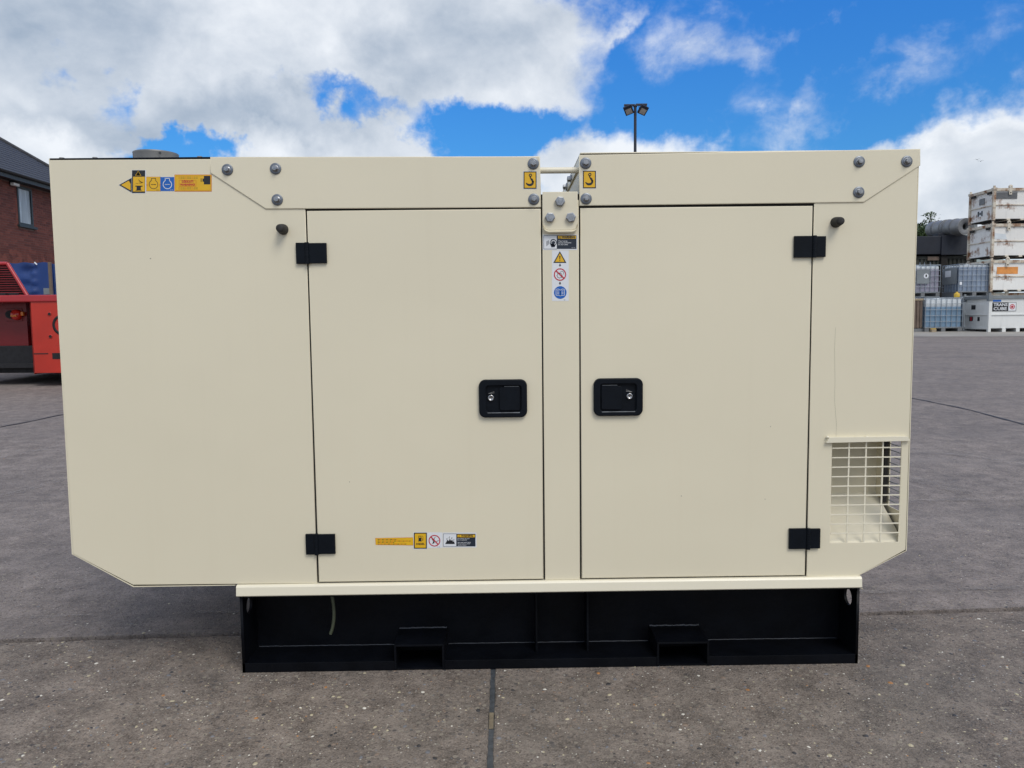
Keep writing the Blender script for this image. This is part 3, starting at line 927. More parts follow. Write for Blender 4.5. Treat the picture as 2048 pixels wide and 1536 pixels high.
# end plates with round lifting holes (in the y-z plane)
def end_plate(x, hx):
    cu = bpy.data.curves.new('e', 'CURVE'); cu.dimensions = '2D'; cu.fill_mode = 'BOTH'
    zc = zr0 - .052
    for pl in ([(YS, .0), (1.03, .0), (1.03, zr0 - .002), (YS, zr0 - .002)], circle(.062, zc, .026), circle(.95, zc, .026)):
        sp = cu.splines.new('POLY'); sp.points.add(len(pl) - 1)
        for p_, (y, z) in zip(sp.points, pl): p_.co = (y, z, 0, 1)
        sp.use_cyclic_u = True
    cu.extrude = .004
    tmp = bpy.data.objects.new('e', cu); me = bpy.data.meshes.new_from_object(tmp)
    bpy.data.objects.remove(tmp); bpy.data.curves.remove(cu)
    # local (y, z, n) -> world (n, y, z)
    me.transform(Matrix(((0, 0, 1, x), (1, 0, 0, 0), (0, 1, 0, 0), (0, 0, 0, 1))))
    me.materials.clear(); me.materials.append(M['black_steel']); me.name = 'end_plate'
    link(bpy.data.objects.new('end_plate', me), G)


end_plate(xs0 + .0042, 0); end_plate(xs1 - .0042, 0)
# drain hose
b = MB()
pts = []
for i in range(11):
    t_ = i / 10
    p0, p1, p2 = at(663, 1188, .07), at(674, 1235, .07), at(661, 1268, .07)
    q0 = p0.lerp(p1, t_); q1 = p1.lerp(p2, t_); pts.append(q0.lerp(q1, t_))
b.tube(pts, .0050, 'hose', 10); b.build('drain_hose', G)


# ------------------------------------------------------------------ stickers
PX = .001446       # metres per photo pixel on the cabinet's face


class Decal:
    """prints on a thin film; layers step out by 0.25 mm"""
    def __init__(s, y0): s.b = MB(); s.y = y0

    def L(s, k): return s.y - .00028 * (k + 1)

    def poly(s, pts, m, k=1): s.b.flat([W(*p) for p in pts], s.L(k), m)

    def rect(s, x0, y0, x1, y1, m, k=1): s.poly([(x0, y0), (x1, y0), (x1, y1), (x0, y1)], m, k)

    def disc(s, x, y, r, m, k=1, n=28): c = W(x, y); s.b.flat(circle(c[0], c[1], r * PX, n), s.L(k), m)

    def ring(s, x, y, r, w, m, k=1, a0=0, a1=360, n=36):
        c = W(x, y)
        for i in range(n):
            t0, t1 = rad(a0 + (a1 - a0) * i / n), rad(a0 + (a1 - a0) * (i + 1) / n)
            q = [(c[0] + rr_ * PX * math.cos(t_), c[1] + rr_ * PX * math.sin(t_)) for rr_, t_ in ((r - w / 2, t0), (r + w / 2, t0), (r + w / 2, t1), (r - w / 2, t1))]
            s.b.flat(q, s.L(k), m)

    def line(s, pts, w, m, k=1):
        for (ax, ay), (bx, by) in zip(pts, pts[1:]):
            L = math.hypot(bx - ax, by - ay) or 1; nx_, ny_ = -(by - ay) / L * w / 2, (bx - ax) / L * w / 2
            s.poly([(ax + nx_, ay + ny_), (bx + nx_, by + ny_), (bx - nx_, by - ny_), (ax - nx_, ay - ny_)], m, k)

    def text(s, txt, x, y, h, m, k=1, align='LEFT', bold=0.0, sx=1.0):
        c = W(x, y); s.b.text(txt, c[0], c[1], h * PX * 1.38, s.L(k), m, align, bold, sx)

    def build(s, name='sticker', label=None):
        return s.b.build(name, G, label=label)


def tri_warning(d, cx, cy, h, k):
    w = h * 1.12
    d.poly([(cx, cy - h * .55), (cx + w / 2, cy + h * .45), (cx - w / 2, cy + h * .45)], 'd_black', k)
    d.poly([(cx, cy - h * .38), (cx + w * .36, cy + h * .36), (cx - w * .36, cy + h * .36)], 'd_yellow', k + 1)
    d.poly([(cx - h * .05, cy - h * .15), (cx + h * .05, cy - h * .15), (cx + h * .025, cy + h * .14), (cx - h * .025, cy + h * .14)], 'd_black', k + 2)
    d.disc(cx, cy + h * .23, h * .045, 'd_black', k + 2, 10)


YP = 0.0; YD = -.001; YB = -.0035; YC = .0005
# hook stickers
for (x0, y0, x1, y1) in ((1047, 343.5, 1073, 378), (1165.5, 342, 1191.5, 377)):
    d = Decal(YB)
    d.rect(x0 - .7, y0 - .7, x1 + .7, y1 + .7, 'd_white', 0)
    d.rect(x0, y0, x1, y1, 'd_black', 1); d.rect(x0 + 2, y0 + 2, x1 - 2, y1 - 2, 'd_yellow', 2)
    cx = x0 + 13.8
    d.ring(cx, y0 + 7.6, 2.3, 1.8, 'd_black', 3)
    # S-shaped shank and crescent of the hook
    d.line([(cx, y0 + 9.5), (cx - .6, y0 + 12), (cx + 2.0, y0 + 15.5)], 2.3, 'd_black', 3)
    d.line([(cx + 1.6, y0 + 15), (cx + 4.2, y0 + 18.2), (cx + 4.8, y0 + 21.5)], 4.0, 'd_black', 3)
    outer = [(cx - 1.2 + 8.2 * math.cos(rad(a)), y0 + 21.2 + 8.2 * math.sin(rad(a))) for a in range(-15, 166, 12)]
    inner = [(cx - 2.2 + 6.2 * math.cos(rad(a)), y0 + 19.6 + 5.2 * math.sin(rad(a))) for a in range(150, -16, -12)]
    no, ni = len(outer), len(inner)
    for i in range(no - 1):
        j = min(ni - 1, ni - 1 - int(i * (ni - 1) / (no - 1))); j2 = max(0, ni - 1 - int((i + 1) * (ni - 1) / (no - 1)))
        d.poly([outer[i], outer[i + 1], inner[j2], inner[j]], 'd_black', 3) if j != j2 else d.poly([outer[i], outer[i + 1], inner[j]], 'd_black', 3)
    d.build('hook_sticker')

# ear/eye protection sticker
d = Decal(YC)
d.rect(1085.5, 469.3, 1154.5, 500, 'd_white', 0)
d.line([(1087.5, 471), (1114, 471), (1114, 498), (1087.5, 498), (1087.5, 471)], .8, 'd_navy', 1)
d.rect(1114.5, 470.5, 1153, 497.8, 'd_navy', 1)
d.rect(1116, 471.5, 1151.8, 477.3, 'd_yellow', 2)
tri_warning(d, 1119.6, 474.5, 4.4, 3)
d.text('WARNING', 1124, 474.6, 4.1, 'd_black', 3, bold=.045, sx=.95)
for i, s_ in enumerate(('Wear hearing', 'and eye protections', 'for your safety')):
    d.text(s_, 1116.5, 482.2 + i * 3.5, 2.5, 'd_white', 3, bold=.01, sx=.93)
d.text('078-127', 1143, 495.7, 1.6, 'd_white', 3)
d.disc(1106.5, 485, 6.8, 'd_navy', 2); d.poly([(1100.5, 488), (1111, 489), (1109.5, 494), (1103, 494.5)], 'd_navy', 2)
d.ring(1107, 485.3, 4.1, 1.5, 'd_white', 3, -60, 200); d.disc(1101.2, 484, 2.4, 'd_white', 3); d.disc(1101.2, 484, 1.3, 'd_navy', 4)
for k in range(5): d.line([(1092.5, 492 - k * 2.1), (1098, 487.2 - k * 1.6)], .55, 'd_navy', 2)
d.build('warning_sticker')

# three-pictogram strip
d = Decal(YC)
d.rect(1104, 500.8, 1137.5, 602, 'd_white', 0)
tri_warning(d, 1119.7, 515.2, 23.5, 1)
for yy in (530.6, 566.8):
    d.rect(1118.9, yy - 3.2, 1121.1, yy, 'd_black', 1); d.poly([(1117.2, yy), (1122.8, yy), (1120, yy + 2.6)], 'd_black', 1)
d.ring(1120, 549, 11.2, 2.0, 'd_red', 2)
d.ring(1119, 551, 4.6, .7, 'd_black', 1, 0, 360, 20); d.ring(1124, 546, 3.4, .7, 'd_black', 1, -60, 200, 16)
for a in range(0, 360, 45): d.line([(1119 + 4.6 * math.cos(rad(a)), 551 + 4.6 * math.sin(rad(a))), (1119 + 6.0 * math.cos(rad(a)), 551 + 6.0 * math.sin(rad(a)))], .7, 'd_black', 1)
d.line([(1112, 541.4), (1128, 556.6)], 2.4, 'd_red', 3)
d.disc(1120.5, 585, 12.6, 'd_blue', 1)
for s_ in (-1, 1):
    X = 1120.5
    d.line([(X, 592), (X + s_ * 3, 590.5), (X + s_ * 8.5, 590.5), (X + s_ * 8.5, 578.5), (X + s_ * 4, 578), (X, 580.5), (X, 592)], .9, 'd_white', 2)
    for k in range(3): d.line([(X + s_ * 2.2, 582 + k * 2.8), (X + s_ * 6.4, 581.6 + k * 2.8)], .9, 'd_white', 2)
d.text('005', 1127.5, 599.8, 1.6, 'd_black', 1)
d.build('pictogram_strip')

# upper left row
d = Decal(YP)
d.rect(263.5, 340, 292.5, 387, 'd_white', 0)
d.rect(264.2, 340.6, 290.5, 386, 'd_black', 1); d.rect(266.3, 353.5, 289.7, 383, 'd_yellow', 2)
tri_warning(d, 276.8, 346.9, 11.5, 2)
d.poly([(276.8, 341.5), (282.8, 351.5), (270.8, 351.5)], 'd_yellow', 3); d.rect(276.1, 344, 277.5, 348.2, 'd_black', 4); d.disc(276.8, 350, .8, 'd_black', 4, 8)
d.line([(271.5, 380.5), (283.5, 380.5)], 1.4, 'd_black', 3); d.rect(273.5, 373, 282, 380, 'd_black', 3); d.rect(271, 371.5, 285.5, 373.3, 'd_black', 3)
for k in range(3): d.line([(277 + k * 1.2, 359 + k * 2.6), (284 + k * 1.4, 366 - k * .6)], .8, 'd_black', 3)
for k in range(4): d.line([(272 + k * 3, 367.8), (273.4 + k * 3, 366.2)], .7, 'd_black', 3)
d.build('hot_surface_sticker')
d = Decal(YP)
d.poly([(236.8, 370), (263.8, 354.6), (263.8, 386.2)], 'd_white', 0)
d.poly([(238, 370), (263.3, 355.8), (263.3, 385)], 'd_black', 1); d.poly([(242.4, 370), (258, 361.4), (261.5, 368), (261.5, 380.8)], 'd_yellow', 2)
d.build('arrow_sticker')
for (x0, bg_, fg, w_) in ((292.8, 'd_yellow', 'd_black', 1.0), (320.5, 'd_blue', 'd_white', 1.3)):
    d = Decal(YP)
    d.rect(x0 - .3, 353.6, x0 + 28.6, 382.6, 'd_white' if bg_ == 'd_blue' else 'd_orange', 0); d.rect(x0 + .2, 354.2, x0 + 28, 382, bg_, 1)
    cx, cy = x0 + 14.5, 369
    d.ring(cx, cy, 8.3, w_, fg, 2, -238, 58, 30)
    d.line([(cx - 4.3, cy - 7.1), (cx - 4.3, cy - 12.2), (cx + 4.3, cy - 12.2), (cx + 4.3, cy - 7.1)], w_, fg, 2)
    d.line([(cx - 5 + i * 1.25, cy - .5 + (i % 2)) for i in range(9)], .9, fg, 2)
    if fg == 'd_black':
        for s_ in (-1, 1): d.ring(cx + s_ * 12.4, cy + 1, 1.5, .4, 'd_orange', 2, 0, 360, 8)
    d.text('075-35', x0 + 19.5, 380.2, 1.6, fg, 2)
    d.build('coolant_sticker')
d = Decal(YP)
d.rect(349, 349.2, 423.5, 383.2, 'd_orange', 0); d.rect(349.8, 350, 422.8, 382.2, 'd_yellow', 1)
d.line([(352, 352), (421, 351.6), (421, 380.5), (352, 380.8), (352, 352)], .35, 'd_orange', 2)
d.line([(358.5, 360.3), (392.3, 360.3), (392.3, 372.8), (358.5, 372.8), (358.5, 360.3)], .6, 'd_orange', 2)
d.text('DİKKAT!', 375.4, 363.6, 4.1, 'd_red', 2, 'CENTER', .045, 1.0); d.text('WARNING!', 375.4, 369.5, 4.1, 'd_red', 2, 'CENTER', .045, 1.0)
for yy in (354.3, 356.8, 375.7, 378): 
    for k in range(9): d.line([(357 + k * 4.4, yy), (360.4 + k * 4.4, yy)], .55, 'd_black' if k % 3 else 'd_orange', 2)
d.rect(408, 351.8, 420.7, 368.8, 'd_black', 2); d.rect(405.3, 357.2, 408, 363.5, 'd_black', 2); d.rect(401.8, 356.8, 403.2, 363.8, 'd_black', 2)
d.build('warning_sticker')

# fuel row on the left door
d = Decal(YD)
d.poly([(750.5, 1076), (826.5, 1074.5), (827, 1090.6), (751.5, 1089.6)], 'd_orange', 0); d.poly([(751, 1076.6), (826.5, 1075), (826.5, 1090), (752, 1089)], 'd_yellow', 1)
for r_, ln in enumerate((10, 17, 9, 15)):
    yy = 1078.8 + r_ * 3.0
    x = 755.5
    for k in range(ln):
        w_ = random.uniform(1.6, 4.2); d.line([(x, yy), (x + w_, yy - .02)], 1.05, 'd_orange' if k % 2 else 'd_black', 2); x += w_ + .8
        if x > 822: break
d.build('text_sticker')
d = Decal(YD)
d.rect(826.8, 1064, 854.8, 1098.2, 'd_white', 0)
d.rect(827.8, 1065, 853.8, 1097, 'd_black', 1); d.rect(829.8, 1067, 851.8, 1095, 'd_yellow', 2)
d.rect(837.2, 1071.3, 842.8, 1081, 'd_black', 3); d.rect(838.4, 1072.3, 841.6, 1075.2, 'd_yellow', 4); d.rect(836.4, 1081, 843.8, 1082.3, 'd_black', 3)
d.line([(843, 1076), (844.6, 1076.6), (844.6, 1080.4), (846.4, 1080.2), (846.2, 1073.5), (844.4, 1071)], .7, 'd_black', 3)
d.text('DIESEL', 841, 1087.6, 3.9, 'd_black', 3, 'CENTER', .03, 1.1)
d.build('diesel_sticker')
d = Decal(YD)
d.rect(855.5, 1064.5, 884.8, 1095.5, 'd_white', 0)
d.ring(869, 1081, 11, 1.9, 'd_red', 2); d.line([(861.6, 1073), (876.8, 1088.8)], 2.2, 'd_red', 3)
d.poly([(864.5, 1087.5), (866.8, 1082), (864, 1079), (869, 1077), (869, 1086)], 'd_black', 1); d.line([(871, 1083.5), (878, 1080.5)], .9, 'd_black', 1); d.line([(868, 1077), (871, 1073.5)], 1.0, 'd_black', 1)
d.text('077-45', 874.5, 1093.8, 1.5, 'd_black', 1)
d.build('no_smoking_sticker')
d = Decal(YD)
d.rect(885.3, 1064.8, 953, 1094.6, 'd_white', 0)
d.line([(886.7, 1067.3), (913, 1067.3), (913, 1092.5), (886.7, 1092.5), (886.7, 1067.3)], .7, 'd_navy', 1)
d.rect(913.5, 1067.3, 951, 1092.6, 'd_navy', 1); d.rect(915, 1069, 949.8, 1074.2, 'd_yellow', 2)
tri_warning(d, 918.5, 1071.8, 4.0, 3); d.text('WARNING', 922.5, 1071.7, 3.9, 'd_black', 3, bold=.045, sx=.92)
for i, s_ in enumerate(('Diesel Fuels can cause', 'fire or explosions')): d.text(s_, 914.8, 1077 + i * 2.7, 2.0, 'd_white', 3, bold=.01, sx=1.0)
for i, s_ in enumerate(('Stop engine before fueling', 'Do not expose to sparks', "and Don't smoke")): d.text(s_, 915.6, 1084.6 + i * 2.7, 2.0, 'd_white', 3, bold=.01, sx=.9)
d.poly([(890.5, 1087.6), (895, 1079), (897.6, 1082), (899.6, 1077), (902, 1081), (904.8, 1079), (906, 1083.5), (908, 1082), (909.8, 1087.6)], 'd_black', 2)
for (x, y) in ((894, 1077.5), (898.6, 1074.5), (903.8, 1076), (907.8, 1079.6)): d.line([(x, y + 2), (x - .4, y), (x + .7, y - 1.8)], .8, 'd_black', 2)
d.build('warning_sticker')
# a scratch and a stray label fleck on the skins
for pts in ([(1671, 655), (1669, 700), (1670, 760), (1669, 800), (1673, 850), (1672, 873)],):
    d = Decal(YP); d.line(pts, .22, 'hose', 0); d.build('scratch_mark')

# ------------------------------------------------------------------ background materials
def rusty(name, base, amount=.5):
    t = NT(name)
    n = t.noise(1.6, 8, .65); stv = t.noise(1.0, 7, .65, vec=t.mp((7, 7, .8)))
    c = t.mix(t.rng(t.noise(.9, 5), .3, .7), tuple(x * .86 for x in base), base)
    c = t.mix(t.rng(stv, .50, .75, 0, .5), c, tuple(x * .62 for x in base))
    f = t.math('MULTIPLY', t.rng(n, .58 - .10 * amount, .66 - .08 * amount), t.rng(stv, .38, .55, .2, 1.0))
    c = t.mix(f, c, (.20, .085, .03))
    return t.out(c, .6, 0, t.bump(t.noise(5, 5), .3, .01))


M['crate_white'] = rusty('crate_white', (.82, .81, .77), .45)
M['crate_grey'] = rusty('crate_grey', (.50, .51, .52), .35)
M['crate_rust'] = rusty('crate_edge', (.66, .60, .49), 1.15)
M['tank_white'] = rusty('tank_white', (.78, .79, .77), -.9)
M['dark_grey'] = plain('grille_grey', (.16, .165, .17), .6)
M['orange_sign'] = plain('orange_sign', (.66, .26, .06), .5, 0, .15, 8)
M['void'] = plain('shadow_gap', (.02, .018, .016), .9)
M['ibc_plastic'] = plain('tank_plastic', (.62, .66, .68), .35, 0, .08, 3)
M['ibc_blue'] = plain('tank_liquid_blue', (.15, .24, .34), .35, 0, .18, 2.5)
M['ibc_grey'] = plain('tank_liquid_grey', (.20, .25, .33), .35, 0, .2, 2.5)
M['ibc_mauve'] = plain('tank_liquid_mauve', (.26, .25, .31), .35, 0, .2, 2.5)
M['galv'] = plain('galvanised', (.30, .34, .38), .45, .5, .15, 8)
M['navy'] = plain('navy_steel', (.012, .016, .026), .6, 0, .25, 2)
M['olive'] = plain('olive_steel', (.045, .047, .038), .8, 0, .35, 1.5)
M['brown_box'] = plain('brown_timber', (.15, .11, .085), .8, 0, .25, 4)
M['silencer'] = plain('silencer_steel', (.28, .28, .27), .5, .5, .25, 3)
M['pale_roof'] = plain('pale_roof', (.33, .40, .39), .6, 0, .08, .4)
M['yellow_p'] = plain('yellow_plastic', (.62, .40, .04), .5)
M['tan'] = plain('tan_board', (.30, .24, .16), .8, 0, .2, 6)

# ------------------------------------------------------------------ fuel cubes
def fuel_cube(name, label, cat, pxl, pyt, pyb, Yd, w, dep, style, group=None, z0=None):
    """pxl = photo column of its near left edge, Yd distance from camera of its front"""
    Y = Yd + CAM.y
    p = at(pxl, pyt, Y); q = at(pxl, pyb, Y)
    X, zt_, zb_ = p.x, p.z, q.z if z0 is None else z0
    H = zt_ - zb_
    root = thing(name, (X + w / 2, Y + dep / 2, zb_), label, cat, group)
    def part(nm, f, **kw):
        b = MB(); f(b); b.v = [(v[0] - w / 2, v[1] - dep / 2, v[2]) for v in b.v]; return b.build(nm, root, **kw)
    body = 'tank_white' if style == 'new' else 'crate_white'
    edge = 'tank_white' if style == 'new' else 'crate_rust'
    ins = .05
    zf_ = .10 if style == 'new' else .03
    def f(b):
        b.box(ins, w - ins, ins, dep - ins, zf_ + .02, H * .46, body, .01)
    lower = part('lower_body', f)
    def f(b):
        k = .02
        b.prism([(ins, H * .47), (w - ins, H * .47), (w - ins, H * .78), (w - ins - .02, H * .80), (w - ins - .02, H * .93), (ins + .02, H * .93), (ins + .02, H * .80), (ins, H * .78)], ins, dep - ins, body)
    part('upper_body', f)
    part('middle_band', lambda b: b.box(ins - .03, w - ins + .03, ins - .03, dep - ins + .03, H * .455, H * .485, edge, .006))
    topm = 'tank_grey' if style == 'new' else edge
    for (xa, xb_, ya, yb_) in ((0, w, 0, .07), (0, w, dep - .07, dep), (0, .07, .07, dep - .07), (w - .07, w, .07, dep - .07)):
        part('top_rail', lambda b: b.box(xa, xb_, ya, yb_, H * .90, H * .985, topm, .006))
    for (xa, ya) in ((0, 0), (w - .09, 0), (0, dep - .09), (w - .09, dep - .09)):
        part('corner_post', lambda b: b.box(xa, xa + .09, ya, ya + .09, .0, H * .90, edge, .006))
        def f(b):
            b.box(xa + .01, xa + .08, ya + .03, ya + .06, H * .985, H + .07, topm)
            b.box(xa - .02, xa + .11, ya - .02, ya + .11, H * .84 if style == 'new' else H * .93, H * 1.0, topm, .008)
        part('corner_casting', f)
    for k in range(4 if style == 'new' else 2):
        xx = w * (.22 + .19 * k)
        part('foot', lambda b: b.box(xx - .06, xx + .06, .01, dep - .01, .0, zf_ + .02, edge))
    part('base_frame_shade', lambda b: (b.box(.095, w - .095, .02, dep - .02, zf_ - .005, zf_ + .018, 'void'), b.box(.02, .08, .09, dep - .09, zf_ - .01, zf_ + .05, edge) if style == 'new' else None))  # dark slab fills the gap below, its shade put into the colour
    # lifting eyes on the long side
    for fx in (.23, .77):
        def f(b):
            xx = w * fx
            b.box(xx - .05, xx + .05, -.012, .0, H * .78, H * .99, 'crate_rust')
            b.lathe((xx, -.008, H * 1.02), (0, 1, 0), [(.02, 0), (.07, 0), (.07, .03), (.02, .03), (.02, 0)], 'crate_rust', 14)
            b.cyl((xx, -.014, H * .84), (0, -1, 0), .02, .02, .01, 'void', 10)
        if style != 'new': part('lifting_lug', f)
    # slot openings in the end
    if style != 'new':
        for ya in (.12, dep - .38):
            part('handling_slot', lambda b: b.box(-.004, .02, ya, ya + .24, H * .82, H * .89, 'void'))
    return root, part, w, dep, H


SC = 26.6 / F_PX
stack = 'old fuel cubes stacked four high behind the bulk tanks'
r1, part, w, dep, H = fuel_cube('fuel_cube', 'topmost rusty white fuel cube of the stack, with a dark grey louvre panel', 'fuel tank', 1988, 375, 440.5, 26.6, 2.5, 1.42, 'old', stack)
part('louvre_plate', lambda b: b.box(.10, .84, .035, .049, H * .46 + .22, H * .46 + .44, 'dark_grey'))
for k in range(7): part('louvre_slat', lambda b: b.box(.11, .83, .026, .034, H * .46 + .228 + k * .03, H * .46 + .246 + k * .03, 'dark_grey'))
part('side_vent', lambda b: b.box(.030, .049, .55, .85, H * .5 + .07, H * .5 + .28, 'dark_grey'))
part('hazard_placard', lambda b: (b.box(.040, .0495, .62, .95, H * .20, H * .38, 'd_white'), b.box(.036, .0405, .64, .72, H * .21, H * .37, 'd_black'), b.box(.036, .0405, .84, .93, H * .21, H * .37, 'd_black'), b.box(.036, .0405, .74, .82, H * .25, H * .33, 'd_black')))
r2, part, w, dep, H = fuel_cube('fuel_cube', 'second rusty white fuel cube from the top, orange rust streaks round its torn sticker', 'fuel tank', 1985, 446.5, 514, 26.6, 2.5, 1.42, 'old', stack)
part('torn_sticker', lambda b: b.prism([(.12, .62), (.55, .60), (.50, .78), (.12, .82)], .044, .0495, 'ibc_plastic'))
part('rust_patch', lambda b: (b.box(.58, .64, .0455, .0498, .55, .84, 'rust'), b.box(.69, .76, .0455, .0498, .50, .86, 'rust'), b.box(.15, .80, .0455, .0498, .83, .88, 'rust'))) if False else None
r3, part, w, dep, H = fuel_cube('fuel_cube', 'third cream white fuel cube from the top, with an orange sticker band', 'fuel tank', 1982.5, 519.5, 583, 26.6, 2.5, 1.42, 'old', stack)
part('orange_sticker', lambda b: b.box(.24, .97, .042, .0496, H * .46 + .10, H * .46 + .34, 'orange_sign'))
part('sticker_lettering', lambda b: b.text('DANGER', .60, H * .46 + .22, .19, .040, 'peb_cream', 'CENTER', .01, .9)) if False else None
r4, part, w, dep, H = fuel_cube('fuel_cube', 'bottom rusty white fuel cube of the stack, mostly hidden behind the clean white tank', 'fuel tank', 1981, 584.8, 664, 26.75, 2.5, 1.3, 'old', stack, z0=gz(0, 24.5))
r5, part, w, dep, H = fuel_cube('fuel_cube', 'clean white fuel cube with grey top frame and black printed sign, on the ground', 'fuel tank', 1979, 590, 662, 25.0, 2.4, 1.45, 'new', None, z0=gz(0, 22.8))
part('sign_board', lambda b: b.box(.14, .92, .040, .0496, H * .56, H * .80, 'd_black'))
part('sign_panel', lambda b: b.box(.66, .905, .037, .0402, H * .57, H * .79, 'd_white'))
part('sign_lettering', lambda b: (b.text('TRANS', .17, H * .735, .135, .038, 'd_white', bold=.02, sx=1.1), b.text('CUBE', .17, H * .625, .135, .038, 'd_white', bold=.02, sx=1.32)))
part('sign_emblem', lambda b: (b.lathe((.785, .0365, H * .68), (0, -1, 0), [(.085, 0), (.085, .001), (.06, .001), (.06, 0), (.085, 0)], 'd_red', 20), b.lathe((.785, .0365, H * .68), (0, -1, 0), [(.042, .0), (.042, .001), (0, .001)], 'd_red', 14)))
part('blue_label', lambda b: b.box(.15, .42, .040, .0496, H * .82, H * .87, 'd_blue'))
part('end_placard', lambda b: b.box(.040, .0497, .80, 1.02, H * .62, H * .74, 'd_black'))
part('end_placard', lambda b: (b.box(.040, .0497, .92, 1.12, H * .30, H * .42, 'd_black'), b.box(.036, .0405, .96, 1.05, H * .31, H * .41, 'd_red'), b.box(.040, .0497, .55, .66, H * .30, H * .41, 'd_black')))


# ------------------------------------------------------------------ IBC tanks
def ibc(label, x0, y0, z0, liquid, fill, w=1.2, dep=1.0, H=1.12, cap=True, plates=()):
    root = thing('bulk_tank', (x0 + w / 2, y0 + dep / 2, z0), label, 'liquid tank', 'caged bulk tanks piled at the yard edge')
    def part(nm, f, parent=None, **kw):
        b = MB(); f(b); b.v = [(v[0] - w / 2, v[1] - dep / 2, v[2]) for v in b.v]; return b.build(nm, parent or root, **kw)
    zb_ = .15; zt_ = H - .03; zl_ = zb_ + (zt_ - zb_) * fill
    bo = part('bottle', lambda b: b.box(.03, w - .03, .03, dep - .03, zl_ + .002, zt_, 'ibc_plastic', .05))
    part('liquid', lambda b: b.box(.03, w - .03, .03, dep - .03, zb_, zl_ + .03, liquid, .03), bo)
    part('cap', lambda b: b.cyl((w / 2, dep / 2, zt_ - .01), (0, 0, 1), .10, .09, .05, 'ibc_plastic', 16), bo)
    cage = part('cage', lambda b: (b.tube([(0, 0, H), (w, 0, H), (w, dep, H), (0, dep, H), (0, 0, H), (0, 0, zb_)], .012, 'galv', 6), b.tube([(0, 0, zb_), (w, 0, zb_), (w, dep, zb_), (0, dep, zb_), (0, 0, zb_)], .012, 'galv', 6)))
    # alike bars share their meshes
    vb = MB(); vb.cyl((0, 0, zb_ - .02), (0, 0, 1), .010, .010, H - zb_ + .03, 'galv', 6)
    first = None
    n1, n2 = 7, 6
    pos = [(w * i / n1, 0) for i in range(n1 + 1)] + [(w * i / n1, dep) for i in range(n1 + 1)] + [(0, dep * i / n2) for i in range(1, n2)] + [(w, dep * i / n2) for i in range(1, n2)]
    for (x, y) in pos:
        if first is None: first = vb.build('bar', cage)
        else: first_c = first.copy(); C.objects.link(first_c); first_c.parent = cage
        o = first if (x, y) == pos[0] else first_c
        o.location = (x - w / 2, y - dep / 2, 0)
    hb = MB(); hb.tube([(-w / 2 - .008, -dep / 2 - .012, 0), (w / 2 + .008, -dep / 2 - .012, 0), (w / 2 + .008, dep / 2 + .012, 0), (-w / 2 - .008, dep / 2 + .012, 0), (-w / 2 - .008, -dep / 2 - .012, 0)], .009, 'galv', 6)
    h0 = None
    for k in range(1, 5):
        if h0 is None: h0 = hb.build('ring_bar', cage); o = h0
        else: o = h0.copy(); C.objects.link(o); o.parent = cage
        o.location = (0, 0, zb_ + (H - zb_) * k / 5)
    pal = part('pallet', lambda b: (b.box(0, w, 0, dep, .115, .145, 'dark_grey', .004)))
    for xa in (0, w / 2 - .07, w - .14):
        part('pallet_block', lambda b: b.box(xa, xa + .14, 0, dep, .0, .115, 'dark_grey', .004), pal)
    for (nm, fn) in plates: part(nm, fn)
    return root


def xat(px, Yd): return at(px, 630, Yd + CAM.y).x


Yw = lambda d_: d_ + CAM.y
gzb = gz(0, Yw(25.7))
ibc('caged tank of bright blue liquid with white top, on the ground', xat(1850.5, 25.7), Yw(25.7), gzb, 'ibc_blue', .70, w=xat(1925, 25.7) - xat(1850.5, 25.7), H=1.13)
zu = at(1900, 592, Yw(26.7)).z
sideplate = ('side_plate', lambda b: (b.box(-.022, -.014, .10, .95, .42, .98, 'tank_grey'), b.box(-.026, -.0215, .45, .80, .68, .90, 'd_white')))
fp = ('front_plate', lambda b: (b.box(.02, .10, -.03, -.02, .38, .48, 'd_white')))
ibc('caged tank of slate blue liquid with a grey label plate, raised beside rusty cube stack', xat(1915, 26.7), Yw(26.7), zu, 'ibc_grey', .90, w=xat(1979, 26.7) - xat(1915, 26.7), H=1.09, plates=(sideplate, fp))
ibc('caged tank under the slate blue one, hidden behind the clean white cube', xat(1915, 26.7), Yw(26.7), gz(0, Yw(26.7)), 'ibc_grey', .90, w=1.13, H=zu - gz(0, Yw(26.7)) - .015)
ibc('caged tank of mauve grey liquid with round white label, upper one nearest the generator', xat(1878, 27.2) - 1.2, Yw(27.2), at(1860, 593, Yw(27.2)).z, 'ibc_mauve', .86, H=1.10,
    plates=(('front_plate', lambda b: b.box(.35, .80, -.03, -.02, .45, .95, 'tank_grey')), ('round_label', lambda b: (b.cyl((.68, -.03, .72), (0, -1, 0), .085, .085, .004, 'd_white', 16), b.box(.655, .705, -.037, -.0345, .68, .77, 'd_black')))))
ibc('caged tank carrying the mauve grey one, hidden behind the blue tank', xat(1878, 27.2) - 1.2, Yw(27.2), gz(0, Yw(27.2)), 'ibc_mauve', .86, H=at(1860, 593, Yw(27.2)).z - gz(0, Yw(27.2)) - .015)

